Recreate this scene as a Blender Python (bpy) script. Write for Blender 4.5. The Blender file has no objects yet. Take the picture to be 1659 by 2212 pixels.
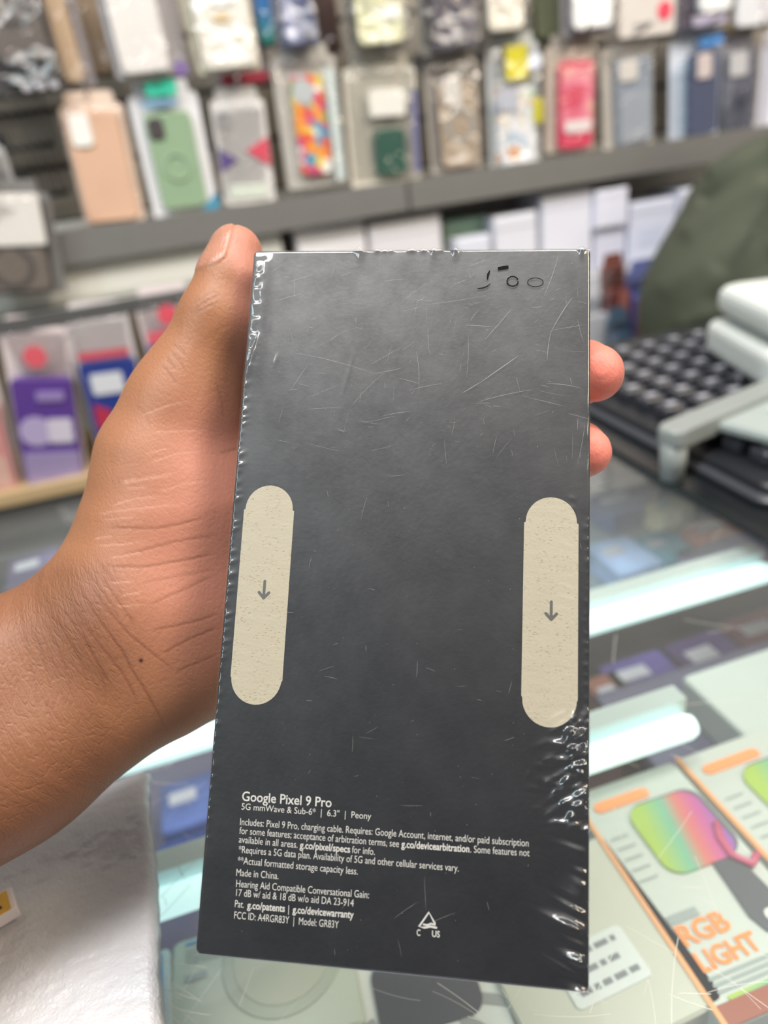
import bpy, math, random
import numpy as np
from mathutils import Vector, Matrix

random.seed(7)
C = bpy.context.scene.collection
SC = bpy.context.scene

# ------------------------------------------------------------------ camera
IW, IH, F = 1659.0, 2212.0, 1534.0
R = np.array([[0.95217048, -0.23435468, 0.19608485],
              [-0.27919824, -0.40647137, 0.86995941],
              [-0.12417619, -0.88309621, -0.45246145]])   # camera (x right, y down, z ahead) -> world
O = np.array([0.0, 0.0, 1.22])
cam_data = bpy.data.cameras.new('camera')
cam = bpy.data.objects.new('camera', cam_data)
C.objects.link(cam)
SC.camera = cam
cam_data.sensor_fit = 'VERTICAL'
cam_data.sensor_height = 36.0
cam_data.sensor_width = 27.0
cam_data.lens = F / IH * 36.0
cam_data.clip_start = 0.01
cam_data.clip_end = 50
M4 = Matrix.Identity(4)
for i in range(3):
    M4[i][0] = R[i][0]
    M4[i][1] = -R[i][1]
    M4[i][2] = -R[i][2]
    M4[i][3] = O[i]
cam.matrix_world = M4
cam_data.dof.use_dof = True
cam_data.dof.focus_distance = 0.172
cam_data.dof.aperture_fstop = 7.6
cam_data.dof.aperture_blades = 0

# ------------------------------------------------------------------ world, lights, exposure
SC.view_settings.view_transform = 'Standard'
SC.view_settings.look = 'None'
SC.view_settings.gamma = 1.0
SC.view_settings.use_curve_mapping = False
SC.view_settings.exposure = -0.4
world = bpy.data.worlds.new('shop_air')
SC.world = world
world.use_nodes = True
wn = world.node_tree
bg = wn.nodes['Background']
wtc = wn.nodes.new('ShaderNodeTexCoord')
wse = wn.nodes.new('ShaderNodeSeparateXYZ')
wmr = wn.nodes.new('ShaderNodeMapRange')
wmr.inputs[1].default_value = -1.0
wmr.inputs[2].default_value = 1.0
wra = wn.nodes.new('ShaderNodeValToRGB')
wn.links.new(wtc.outputs['Generated'], wse.inputs[0])
wn.links.new(wse.outputs[2], wmr.inputs[0])
wn.links.new(wmr.outputs[0], wra.inputs[0])
wn.links.new(wra.outputs[0], bg.inputs[0])
for q_, (pos, val) in enumerate(((0.0, 0.25), (0.52, 0.22), (0.66, 0.10), (0.80, 0.26), (0.90, 0.75), (0.96, 1.25))):
    el = wra.color_ramp.elements[q_] if q_ < 2 else wra.color_ramp.elements.new(pos)
    el.position = pos
    el.color = (val, val * 0.985, val * 0.975, 1)
bg.inputs[1].default_value = 1.0


def area(name, loc, target, sx, sy, watts, col):
    d = bpy.data.lights.new(name, 'AREA')
    d.shape = 'RECTANGLE'
    d.size, d.size_y = sx, sy
    d.energy = watts
    d.color = col
    o = bpy.data.objects.new(name, d)
    C.objects.link(o)
    o.location = loc
    o.rotation_euler = (Vector(target) - Vector(loc)).to_track_quat('-Z', 'Y').to_euler()
    return o


area('ceiling_light', (-1.9, -0.55, 2.65), (-0.2, 0.2, 1.0), 0.5, 1.3, 33, (0.74, 0.94, 1.0))
area('ceiling_light', (1.6, -0.85, 2.65), (0.1, 0.2, 1.0), 0.5, 1.3, 56, (1.0, 0.85, 0.64))
area('ceiling_light', (-0.1, -0.06, 2.75), (-0.1, 0.05, 0.0), 1.0, 0.35, 34, (1.0, 0.97, 0.92))
area('display_fill', (0.5, 0.15, 2.3), (0.4, 1.3, 1.0), 2.6, 0.3, 25, (1.0, 0.98, 0.97))  # unseen fill lamp, added to brighten the display wall and its shelves


# ------------------------------------------------------------------ small maths
def ray(px, py):
    return R @ np.array([(px - IW / 2) / F, (py - IH / 2) / F, 1.0])


def at_y(px, py, y):
    d = ray(px, py)
    return O + d * ((y - O[1]) / d[1])


def at_z(px, py, z):
    d = ray(px, py)
    return O + d * ((z - O[2]) / d[2])


def project(P):
    q = (np.asarray(P) - O) @ R
    return np.stack([IW / 2 + F * q[:, 0] / q[:, 2], IH / 2 + F * q[:, 1] / q[:, 2]], 1)


def lin(c):
    c = c / 255.0
    return c / 12.92 if c <= 0.04045 else ((c + 0.055) / 1.055) ** 2.4


def rgb(c):
    return (lin(c[0]), lin(c[1]), lin(c[2]), 1.0)


# ------------------------------------------------------------------ materials
MATS = {}


def mat(key, col, rough=0.5, metal=0.0, var=0.05, scale=30.0, bump=0.0, coat=0.0, emit=None, bscale=None):
    if key in MATS:
        return MATS[key]
    m = bpy.data.materials.new(key)
    m.use_nodes = True
    nt = m.node_tree
    b = nt.nodes['Principled BSDF']
    tc = nt.nodes.new('ShaderNodeTexCoord')
    nz = nt.nodes.new('ShaderNodeTexNoise')
    nz.inputs['Scale'].default_value = scale
    nz.inputs['Detail'].default_value = 4
    nt.links.new(tc.outputs['Object'], nz.inputs['Vector'])
    mx = nt.nodes.new('ShaderNodeMix')
    mx.data_type = 'RGBA'
    c = rgb(col)
    mx.inputs[6].default_value = tuple(max(0, x * (1 - var)) for x in c[:3]) + (1,)
    mx.inputs[7].default_value = tuple(min(1, x * (1 + var)) for x in c[:3]) + (1,)
    nt.links.new(nz.outputs['Fac'], mx.inputs[0])
    nt.links.new(mx.outputs[2], b.inputs['Base Color'])
    b.inputs['Roughness'].default_value = rough
    b.inputs['Metallic'].default_value = metal
    b.inputs['Coat Weight'].default_value = coat
    if emit:
        b.inputs['Emission Color'].default_value = rgb(emit[0])
        b.inputs['Emission Strength'].default_value = emit[1]
    if bump:
        n2 = nt.nodes.new('ShaderNodeTexNoise')
        n2.inputs['Scale'].default_value = bscale or scale * 4
        n2.inputs['Detail'].default_value = 6
        nt.links.new(tc.outputs['Object'], n2.inputs['Vector'])
        bp = nt.nodes.new('ShaderNodeBump')
        bp.inputs['Strength'].default_value = bump
        bp.inputs['Distance'].default_value = 0.001
        nt.links.new(n2.outputs['Fac'], bp.inputs['Height'])
        nt.links.new(bp.outputs[0], b.inputs['Normal'])
    MATS[key] = m
    return m


def paint(col, rough=0.5, **k):
    return mat('paint_%d_%d_%d_%d' % (col[0], col[1], col[2], int(rough * 100)), col, rough, **k)


def clear_mat(key, tint=(1, 1, 1), rough=0.05, refl=0.9, bump=0.0, bscale=40, ior=1.5, base=0.0, veil=0.0, bdist=0.004):
    """thin clear plastic or glass: what lies behind shows through, the front mirrors the room"""
    if key in MATS:
        return MATS[key]
    m = bpy.data.materials.new(key)
    m.use_nodes = True
    nt = m.node_tree
    nt.nodes.clear()
    out = nt.nodes.new('ShaderNodeOutputMaterial')
    tr = nt.nodes.new('ShaderNodeBsdfTransparent')
    tr.inputs[0].default_value = tint + (1,)
    gl = nt.nodes.new('ShaderNodeBsdfGlossy')
    gl.inputs['Roughness'].default_value = rough
    gl.inputs['Color'].default_value = (refl, refl, refl, 1)
    fr = nt.nodes.new('ShaderNodeFresnel')
    fr.inputs['IOR'].default_value = ior
    mx = nt.nodes.new('ShaderNodeMixShader')
    fac = fr.outputs[0]
    if base:
        ad = nt.nodes.new('ShaderNodeMath')
        ad.operation = 'ADD'
        ad.use_clamp = True
        ad.inputs[1].default_value = base
        nt.links.new(fac, ad.inputs[0])
        fac = ad.outputs[0]
    ge = nt.nodes.new('ShaderNodeNewGeometry')
    ms = nt.nodes.new('ShaderNodeMath')
    ms.operation = 'SUBTRACT'
    ms.inputs[0].default_value = 1.0
    nt.links.new(ge.outputs['Backfacing'], ms.inputs[1])
    mk_ = nt.nodes.new('ShaderNodeMath')
    mk_.operation = 'MULTIPLY'
    nt.links.new(fac, mk_.inputs[0])
    nt.links.new(ms.outputs[0], mk_.inputs[1])
    nt.links.new(mk_.outputs[0], mx.inputs[0])
    nt.links.new(tr.outputs[0], mx.inputs[1])
    nt.links.new(gl.outputs[0], mx.inputs[2])
    tc = nt.nodes.new('ShaderNodeTexCoord')
    nz = nt.nodes.new('ShaderNodeTexNoise')
    nz.inputs['Scale'].default_value = bscale
    nz.inputs['Detail'].default_value = 3
    nt.links.new(tc.outputs['Object'], nz.inputs['Vector'])
    if bump:
        bp = nt.nodes.new('ShaderNodeBump')
        bp.inputs['Strength'].default_value = bump
        bp.inputs['Distance'].default_value = bdist
        nt.links.new(nz.outputs['Fac'], bp.inputs['Height'])
        nt.links.new(bp.outputs[0], gl.inputs['Normal'])
        nt.links.new(bp.outputs[0], fr.inputs['Normal'])
    last = mx.outputs[0]
    if veil:
        df = nt.nodes.new('ShaderNodeBsdfDiffuse')
        df.inputs[0].default_value = (0.75, 0.78, 0.8, 1)
        m2 = nt.nodes.new('ShaderNodeMixShader')
        vm = nt.nodes.new('ShaderNodeMath')
        vm.operation = 'MULTIPLY'
        vm.inputs[1].default_value = veil * 2
        nt.links.new(nz.outputs['Fac'], vm.inputs[0])
        nt.links.new(vm.outputs[0], m2.inputs[0])
        nt.links.new(last, m2.inputs[1])
        nt.links.new(df.outputs[0], m2.inputs[2])
        last = m2.outputs[0]
    nt.links.new(last, out.inputs[0])
    MATS[key] = m
    return m


def ramp_mat(key, stops, rough=0.4, kind='voronoi', scale=8.0, axis=None):
    """a printed pattern: cells of colour, or bands along an axis"""
    if key in MATS:
        return MATS[key]
    m = bpy.data.materials.new(key)
    m.use_nodes = True
    nt = m.node_tree
    b = nt.nodes['Principled BSDF']
    b.inputs['Roughness'].default_value = rough
    tc = nt.nodes.new('ShaderNodeTexCoord')
    rp = nt.nodes.new('ShaderNodeValToRGB')
    if kind == 'voronoi':
        vo = nt.nodes.new('ShaderNodeTexVoronoi')
        vo.inputs['Scale'].default_value = scale
        nt.links.new(tc.outputs['Object'], vo.inputs['Vector'])
        sep = nt.nodes.new('ShaderNodeSeparateColor')
        nt.links.new(vo.outputs['Color'], sep.inputs[0])
        nt.links.new(sep.outputs[0], rp.inputs[0])
        rp.color_ramp.interpolation = 'CONSTANT'
    elif kind == 'noise':
        vo = nt.nodes.new('ShaderNodeTexNoise')
        vo.inputs['Scale'].default_value = scale
        nt.links.new(tc.outputs['Object'], vo.inputs['Vector'])
        nt.links.new(vo.outputs['Fac'], rp.inputs[0])
    else:
        mp = nt.nodes.new('ShaderNodeVectorMath')
        mp.operation = 'DOT_PRODUCT'
        mp.inputs[1].default_value = axis
        nt.links.new(tc.outputs['Generated'], mp.inputs[0])
        nt.links.new(mp.outputs['Value'], rp.inputs[0])
    e = rp.color_ramp.elements
    e[0].position, e[0].color = stops[0][0], rgb(stops[0][1])
    e[1].position, e[1].color = stops[1][0], rgb(stops[1][1])
    for p, c in stops[2:]:
        x = e.new(p)
        x.color = rgb(c)
    nt.links.new(rp.outputs[0], b.inputs['Base Color'])
    MATS[key] = m
    return m


# ------------------------------------------------------------------ mesh helpers
class MB:
    def __init__(self):
        self.v, self.f, self.s = [], [], []

    def add(self, vs, fs, smooth=False):
        n = len(self.v)
        self.v += [tuple(p) for p in vs]
        self.f += [tuple(i + n for i in q) for q in fs]
        self.s += [smooth] * len(fs)
        return self

    def box(self, x0, y0, z0, x1, y1, z1):
        return self.prism([(x0, z0), (x1, z0), (x1, z1), (x0, z1)], y0, y1, min(abs(x1 - x0), abs(y1 - y0), abs(z1 - z0)) * 0.06)

    def prism(self, pts, y0, y1, ch=0.0):
        """outline in x,z (counter-clockwise seen from -y) from y0 (near) to y1, near and far rims eased by ch"""
        n = len(pts)
        cx = sum(p[0] for p in pts) / n
        cz = sum(p[1] for p in pts) / n

        def ring(y, s):
            out = []
            for x, z in pts:
                dx, dz = x - cx, z - cz
                l = math.hypot(dx, dz) or 1
                out.append((x - (dx / l) * s, y, z - (dz / l) * s))
            return out
        if ch > 0:
            st = (0, 30, 60, 90) if ch > 0.002 else (0, 90)
            # (depth from the rim plane, inset): starts fully inset on the cap, ends flush on the wall
            rings = [ring(y0 + ch - d_, i_) for d_, i_ in [(ch * math.sin(math.radians(a)), ch * (1 - math.cos(math.radians(a)))) for a in reversed(st)]]
            rings += [ring(y1 - ch + d_, i_) for d_, i_ in [(ch * math.sin(math.radians(a)), ch * (1 - math.cos(math.radians(a)))) for a in st]]
        else:
            rings = [ring(y0, 0), ring(y1, 0)]
        vs = [p for r in rings for p in r]
        fs = []
        for k in range(len(rings) - 1):
            for i in range(n):
                j = (i + 1) % n
                fs.append((k * n + i, (k + 1) * n + i, (k + 1) * n + j, k * n + j))
        fs.append(tuple(range(n)))
        fs.append(tuple(reversed(range((len(rings) - 1) * n, len(rings) * n))))
        return self.add(vs, fs)

    def tube(self, path, r, seg=8, closed=False):
        path = [Vector(p) for p in path]
        n = len(path)
        vs, fs = [], []
        up = Vector((0.123, 0.456, 0.88)).normalized()
        for i, p in enumerate(path):
            a = path[(i - 1) % n] if (i > 0 or closed) else p
            b = path[(i + 1) % n] if (i < n - 1 or closed) else p
            t = (b - a).normalized()
            e1 = t.cross(up).normalized()
            e2 = t.cross(e1)
            rr = r[i] if isinstance(r, (list, tuple)) else r
            for k in range(seg):
                an = 2 * math.pi * k / seg
                vs.append(p + e1 * rr * math.cos(an) + e2 * rr * math.sin(an))
        m = n if closed else n - 1
        for i in range(m):
            for k in range(seg):
                k2 = (k + 1) % seg
                a, b = i * seg, ((i + 1) % n) * seg
                fs.append((a + k, a + k2, b + k2, b + k))
        if not closed:
            fs.append(tuple(reversed(range(seg))))
            fs.append(tuple(range((n - 1) * seg, n * seg)))
        return self.add(vs, fs, True)

    def build(self, name, material, parent=None, loc=None):
        me = bpy.data.meshes.new(name)
        me.from_pydata(self.v, [], self.f)
        me.polygons.foreach_set('use_smooth', self.s)
        me.materials.append(material)
        me.update()
        o = bpy.data.objects.new(name, me)
        C.objects.link(o)
        if parent:
            o.parent = parent
        if loc is not None:
            o.location = loc
        return o


def rrect(x0, z0, x1, z1, r, n=5):
    r = min(r, abs(x1 - x0) / 2, abs(z1 - z0) / 2)
    out = []
    for cx, cz, a0 in ((x1 - r, z0 + r, -90), (x1 - r, z1 - r, 0), (x0 + r, z1 - r, 90), (x0 + r, z0 + r, 180)):
        for k in range(n + 1):
            a = math.radians(a0 + 90 * k / n)
            out.append((cx + r * math.cos(a), cz + r * math.sin(a)))
    return out


def disc(cx, cz, r, n=28):
    return [(cx + r * math.cos(2 * math.pi * k / n), cz + r * math.sin(2 * math.pi * k / n)) for k in range(n)]


def ringmesh(cx, y0, y1, cz, r0, r1, n=32):
    mb = MB()
    vs, fs = [], []
    for k in range(n):
        a = 2 * math.pi * k / n
        c, s = math.cos(a), math.sin(a)
        vs += [(cx + r0 * c, y0, cz + r0 * s), (cx + r1 * c, y0, cz + r1 * s), (cx + r1 * c, y1, cz + r1 * s), (cx + r0 * c, y1, cz + r0 * s)]
    for k in range(n):
        a, b = 4 * k, 4 * ((k + 1) % n)
        for q in range(4):
            fs.append((a + q, a + (q + 1) % 4, b + (q + 1) % 4, b + q))
    return mb.add(vs, fs)


def tag(o, label=None, cat=None, group=None, kind=None):
    if label:
        o['label'] = label
    if cat:
        o['category'] = cat
    if group:
        o['group'] = group
    if kind:
        o['kind'] = kind
    return o


def thing(name, label, cat, loc=(0, 0, 0), rot=(0, 0, 0), group=None):
    o = bpy.data.objects.new(name, None)
    o.empty_display_size = 0.02
    C.objects.link(o)
    o.location = loc
    o.rotation_euler = rot
    return tag(o, label, cat, group)


def text_mesh(s, bold=0.0):
    """characters as a flat outline mesh: vertices (x, y) and faces, in the font's own units"""
    cu = bpy.data.curves.new('lettering', 'FONT')
    cu.body = s
    cu.size = 1.0
    cu.offset = bold
    cu.resolution_u = 4
    o = bpy.data.objects.new('lettering', cu)
    C.objects.link(o)
    dg = bpy.context.evaluated_depsgraph_get()
    me = bpy.data.meshes.new_from_object(o.evaluated_get(dg))
    v = np.array([p.co[:2] for p in me.vertices])
    f = [tuple(p.vertices) for p in me.polygons]
    bpy.data.objects.remove(o)
    bpy.data.curves.remove(cu)
    bpy.data.meshes.remove(me)
    return v, f


def text_on(mb, s, origin, ex, ez, width, cap, bold=0.0, lift=(0, 0, 0)):
    v, f = text_mesh(s, bold)
    x0, x1 = v[:, 0].min(), v[:, 0].max()
    o = Vector(origin) + Vector(lift)
    ex, ez = Vector(ex), Vector(ez)
    vs = [o + ex * ((x - x0) / (x1 - x0) * width) + ez * (y / 0.7 * cap) for x, y in v]
    mb.add(vs, f)


# ------------------------------------------------------------------ signed-distance bodies
def cone(a, b, ra, rb, k=6.0):
    return ('c', np.array(a, float), np.array(b, float), float(ra), float(rb), float(k))


def ell(c, r, k=6.0, rot=None):
    return ('e', np.array(c, float), np.array(r, float), rot, None, float(k))


def sdf_mesh(prims, lo, hi, h, cut=None, iters=2):
    lo = np.array(lo, float)
    n = np.ceil((np.array(hi, float) - lo) / h).astype(int) + 1
    D = np.full(tuple(n), 60.0 * h, np.float32)
    ax = [lo[i] + h * np.arange(n[i]) for i in range(3)]
    for p in prims:
        k = p[5]
        if p[0] == 'c':
            a, b, ra, rb = p[1:5]
            mn, mxx = np.minimum(a - ra, b - rb), np.maximum(a + ra, b + rb)
        else:
            c, r = p[1], p[2]
            mm = r.max() if p[3] is not None else r
            mn, mxx = c - mm, c + mm
        pad = k + 4 * h
        i0 = np.clip(np.floor((mn - pad - lo) / h).astype(int), 0, n)
        i1 = np.clip(np.ceil((mxx + pad - lo) / h).astype(int) + 1, 0, n)
        if np.any(i1 <= i0):
            continue
        sl = tuple(slice(i0[i], i1[i]) for i in range(3))
        X, Y, Z = np.meshgrid(*[ax[i][sl[i]].astype(np.float32) for i in range(3)], indexing='ij')
        if p[0] == 'c':
            ba = b - a
            l2 = max(float(ba @ ba), 1e-12)
            t = np.clip(((X - a[0]) * ba[0] + (Y - a[1]) * ba[1] + (Z - a[2]) * ba[2]) / l2, 0, 1)
            d = np.sqrt((X - a[0] - t * ba[0]) ** 2 + (Y - a[1] - t * ba[1]) ** 2 + (Z - a[2] - t * ba[2]) ** 2) - (ra + t * (rb - ra))
        else:
            x, y, z = X - c[0], Y - c[1], Z - c[2]
            if p[3] is not None:
                Q = np.asarray(p[3], float)
                x, y, z = (Q[0, 0] * x + Q[0, 1] * y + Q[0, 2] * z, Q[1, 0] * x + Q[1, 1] * y + Q[1, 2] * z, Q[2, 0] * x + Q[2, 1] * y + Q[2, 2] * z)
            q = np.sqrt((x / r[0]) ** 2 + (y / r[1]) ** 2 + (z / r[2]) ** 2)
            g = np.sqrt((x / r[0] ** 2) ** 2 + (y / r[1] ** 2) ** 2 + (z / r[2] ** 2) ** 2) + 1e-9
            d = q * (q - 1) / g
        S = D[sl]
        if k > 0:
            hh = np.clip(0.5 + 0.5 * (S - d) / k, 0, 1)
            D[sl] = S + (d - S) * hh - k * hh * (1 - hh)
        else:
            D[sl] = np.minimum(S, d)
    if cut is not None:
        X, Y, Z = np.meshgrid(*[a.astype(np.float32) for a in ax], indexing='ij')
        D = np.maximum(D, cut(X, Y, Z))
    # surface nets
    ins = D < 0
    cells = tuple(m - 1 for m in n)
    cnt = np.zeros(cells, np.int8)
    for dx in (0, 1):
        for dy in (0, 1):
            for dz in (0, 1):
                cnt += ins[dx:cells[0] + dx, dy:cells[1] + dy, dz:cells[2] + dz]
    act = np.argwhere((cnt > 0) & (cnt < 8))
    idx = np.full(cells, -1, np.int32)
    idx[act[:, 0], act[:, 1], act[:, 2]] = np.arange(len(act))
    acc = np.zeros((len(act), 3))
    num = np.zeros(len(act))
    corners = [(a, b, c) for a in (0, 1) for b in (0, 1) for c in (0, 1)]
    for ca in corners:
        for axn in range(3):
            if ca[axn] == 1:
                continue
            cb = list(ca)
            cb[axn] = 1
            da = D[act[:, 0] + ca[0], act[:, 1] + ca[1], act[:, 2] + ca[2]]
            db = D[act[:, 0] + cb[0], act[:, 1] + cb[1], act[:, 2] + cb[2]]
            m = (da < 0) != (db < 0)
            t = np.where(m, da / np.where(m, da - db, 1), 0)
            p = np.tile(np.array(ca, float), (len(act), 1))
            p[:, axn] += t
            acc[m] += p[m]
            num[m] += 1
    V = (act + acc / num[:, None]) * h + lo
    quads = []
    for axn in range(3):
        o1, o2 = (axn + 1) % 3, (axn + 2) % 3
        s0 = [slice(None)] * 3
        s1 = [slice(None)] * 3
        s0[axn] = slice(0, -1)
        s1[axn] = slice(1, None)
        A, B = ins[tuple(s0)], ins[tuple(s1)]
        e = np.argwhere(A != B)
        ok = (e[:, o1] > 0) & (e[:, o2] > 0) & (e[:, o1] < n[o1] - 1) & (e[:, o2] < n[o2] - 1)
        e = e[ok]
        fl = A[e[:, 0], e[:, 1], e[:, 2]]

        def cid(d1, d2):
            q = e.copy()
            q[:, o1] -= d1
            q[:, o2] -= d2
            return idx[q[:, 0], q[:, 1], q[:, 2]]
        q = np.stack([cid(1, 1), cid(0, 1), cid(0, 0), cid(1, 0)], 1)
        q[~fl] = q[~fl][:, ::-1]
        quads.append(q)
    Q = np.concatenate(quads)
    E2 = np.concatenate([Q[:, [0, 1]], Q[:, [1, 2]], Q[:, [2, 3]], Q[:, [3, 0]]])
    for it in range(iters):
        for lam in (0.5, -0.48):
            s = np.zeros_like(V)
            w = np.zeros(len(V))
            for c in range(3):
                s[:, c] = np.bincount(E2[:, 0], V[E2[:, 1], c], len(V)) + np.bincount(E2[:, 1], V[E2[:, 0], c], len(V))
            w = np.bincount(E2[:, 0], minlength=len(V)) + np.bincount(E2[:, 1], minlength=len(V))
            V = V + lam * (s / np.maximum(w, 1)[:, None] - V)
    return V, Q


def mesh_np(name, V, Q, material, smooth=True):
    me = bpy.data.meshes.new(name)
    me.from_pydata(V.tolist(), [], Q.tolist())
    me.polygons.foreach_set('use_smooth', [smooth] * len(me.polygons))
    me.materials.append(material)
    me.update()
    return me


def split_quads(V, Q):
    """one linear split of every quad into four, smoothed, for finer skin detail"""
    E2 = np.sort(np.concatenate([Q[:, [0, 1]], Q[:, [1, 2]], Q[:, [2, 3]], Q[:, [3, 0]]]), 1)
    U, inv = np.unique(E2[:, 0].astype(np.int64) * len(V) + E2[:, 1], return_inverse=True)
    a, b = U // len(V), U % len(V)
    fc = V[Q].mean(1)
    nV, nE, nF = len(V), len(U), len(Q)
    inv = inv.reshape(4, nF)
    ed = (V[a] + V[b]) / 2
    # Catmull-Clark edge points
    fs = np.zeros((nE, 3))
    fn = np.bincount(inv.ravel(), minlength=nE)
    for c in range(3):
        fs[:, c] = np.bincount(inv.ravel(), np.tile(fc[:, c], 4), nE)
    fs /= np.maximum(fn, 1)[:, None]
    ed2 = (ed + fs) / 2
    # vertex points
    val = np.bincount(Q.ravel(), minlength=nV).astype(float)
    Fv = np.zeros((nV, 3))
    Ev = np.zeros((nV, 3))
    en = np.bincount(a, minlength=nV) + np.bincount(b, minlength=nV)
    for c in range(3):
        Fv[:, c] = np.bincount(Q.ravel(), np.repeat(fc[:, c], 4), nV)
        Ev[:, c] = np.bincount(a, ed[:, c], nV) + np.bincount(b, ed[:, c], nV)
    Fv /= np.maximum(val, 1)[:, None]
    Ev /= np.maximum(en, 1)[:, None]
    nn = np.maximum(val, 3)[:, None]
    V2 = (Fv + 2 * Ev + (nn - 3) * V) / nn
    allV = np.concatenate([V2, ed2, fc])
    f = np.arange(nF) + nV + nE
    q = []
    for k in range(4):
        q.append(np.stack([Q[:, k], inv[k] + nV, f, inv[(k - 1) % 4] + nV], 1))
    return allV, np.concatenate(q)


# ------------------------------------------------------------------ the shop: floor, back wall
YW = 1.30
mb = MB()
mb.box(-2.6, -1.6, -0.05, 3.4, YW + 0.1, 0.0)
tag(mb.build('floor', mat('floor_tile', (150, 148, 144), 0.35, var=0.08, scale=6)), kind='structure')
mb = MB()
mb.box(-2.6, YW + 0.012, 0.0, 3.4, YW + 0.1, 2.7)
wall = mb.build('wall_back', mat('slatwall_groove', (74, 70, 66), 0.6))
tag(wall, kind='structure')
mb = MB()
z = 1.185
while z < 2.6:
    mb.box(-2.6, YW, z, 3.4, YW + 0.013, z + 0.068)
    z += 0.075
slats = mb.build('wall_slats', mat('slatwall_board', (140, 132, 120), 0.5, var=0.06, scale=9), wall)
mb = MB()
mb.box(-2.6, YW, 0.0, 3.4, YW + 0.013, 1.18)
mb.build('wall_panel', mat('wall_panel_paint', (205, 203, 196), 0.5, var=0.03, scale=5), wall)

# grey ledge under the phone cases
p = at_y(554, 508, 1.13)
zl = p[2]
t = thing('display_ledge', 'long grey metal ledge on the back wall under the lower row of phone cases', 'ledge', (0, YW, zl))
MB().box(-2.4, -0.17, 0.0, 3.2, -0.155, 0.043).build('lip', mat('ledge_metal', (122, 120, 117), 0.45, metal=0.2, var=0.05), t)
MB().box(-2.4, -0.155, 0.030, 3.2, 0.0, 0.040).build('shelf_board', mat('ledge_board', (158, 153, 145), 0.5), t)
MB().box(0.36, -0.172, 0.002, 0.364, -0.169, 0.041).build('seam', paint((70, 69, 68), 0.5), t)

# the shelves with the white boxes
p = at_y(215, 655, 1.12)
zs = p[2]
xs_ = at_y(560, 560, 1.12)[0] + 0.09
t = thing('wall_shelf', 'dark edged pale shelf below the grey ledge, above the purple and blue packets', 'shelf', (0, YW, zs))
MB().box(-2.4, -0.19, -0.016, xs_, 0.0, 0.0).build('shelf_board', mat('shelf_board', (196, 195, 190), 0.45), t)
MB().box(-2.4, -0.2, -0.018, xs_, -0.19, 0.002).build('edge_strip', mat('shelf_edge', (92, 92, 92), 0.45, metal=0.3), t)
zs2 = at_y(1320, 585, 1.14)[2]
t = thing('wall_shelf', 'pale shelf that carries the white boxes beyond the held box', 'shelf', (0, YW, zs2))
MB().box(xs_, -0.19, -0.014, 3.2, 0.0, 0.0).build('shelf_board', MATS['shelf_board'], t)
MB().box(xs_, -0.198, -0.016, 3.2, -0.19, 0.002).build('edge_strip', mat('pale_edge', (186, 186, 192), 0.4), t)
zs0 = zs
zs = zs2

xf_ = at_y(612, 540, 1.14)[0]
t = thing('shelf_fascia', 'plain pale grey panel between the grey ledge and the shelf, left of the thumb', 'panel', (0, YW, zs0))
MB().box(-2.4, -0.152, 0.003, xf_, -0.14, zl - zs0 + 0.028).build('panel_sheet', mat('fascia_paint', (200, 198, 190), 0.5, var=0.03, scale=5), t)
MB().box(-2.4, -0.154, 0.003, xf_, -0.1405, 0.010).build('lower_edge', paint((170, 169, 162), 0.5), t)

# tan ledge under the blister packs
p = at_y(110, 1045, 1.06)
zt = p[2]
t = thing('wooden_ledge', 'tan wooden ledge with dark front under the purple and blue packets', 'ledge', (0, YW, zt))
MB().box(-2.4, -0.245, -0.018, 3.2, 0.0, 0.0).build('shelf_board', mat('tan_wood', (186, 160, 122), 0.5, var=0.12, scale=14), t)
MB().box(-2.4, -0.24, -0.6, 3.2, -0.2, -0.02).build('cabinet_front', mat('cabinet_dark', (58, 60, 62), 0.4), t)

# black wire grid rack at the left
a, b = at_y(-90, 200, YW - 0.03), at_y(148, 415, YW - 0.03)
gx0, gx1, gz0, gz1 = a[0], b[0], b[2], a[2] + 0.12
t = thing('wire_grid_rack', 'black wire grid rack fixed on the slatted wall behind the left packets', 'rack', ((gx0 + gx1) / 2, YW - 0.03, gz0))
w2 = (gx1 - gx0) / 2
hh = gz1 - gz0
for k in range(5):
    zz = hh * k / 4
    MB().tube([(-w2, 0, zz), (w2, 0, zz)], 0.0042).build('crossbar', paint((38, 38, 40), 0.4), t)
for k in range(9):
    xx = -w2 + 2 * w2 * k / 8
    MB().tube([(xx, 0.006, 0), (xx, 0.006, hh)], 0.0022).build('upright_wire', paint((38, 38, 40), 0.4), t)
for sx in (-1, 1):
    MB().tube([(sx * w2 * 0.8, 0.004, hh * 0.95), (sx * w2 * 0.8, 0.034, hh * 0.95)], 0.004).build('wall_bracket', paint((38, 38, 40), 0.4), t)

# ------------------------------------------------------------------ phone case packets on the wall
BLISTER = clear_mat('clear_blister', (0.985, 0.985, 0.985), 0.10, 1.0, bump=0.8, bscale=30, base=0.02, bdist=0.014)
GLOSSBAG = clear_mat('clear_bag', (0.97, 0.97, 0.98), 0.09, 1.0, bump=1.0, bscale=28, base=0.05, bdist=0.02)
STEEL = mat('hook_steel', (150, 150, 150), 0.3, metal=0.9)


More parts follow.
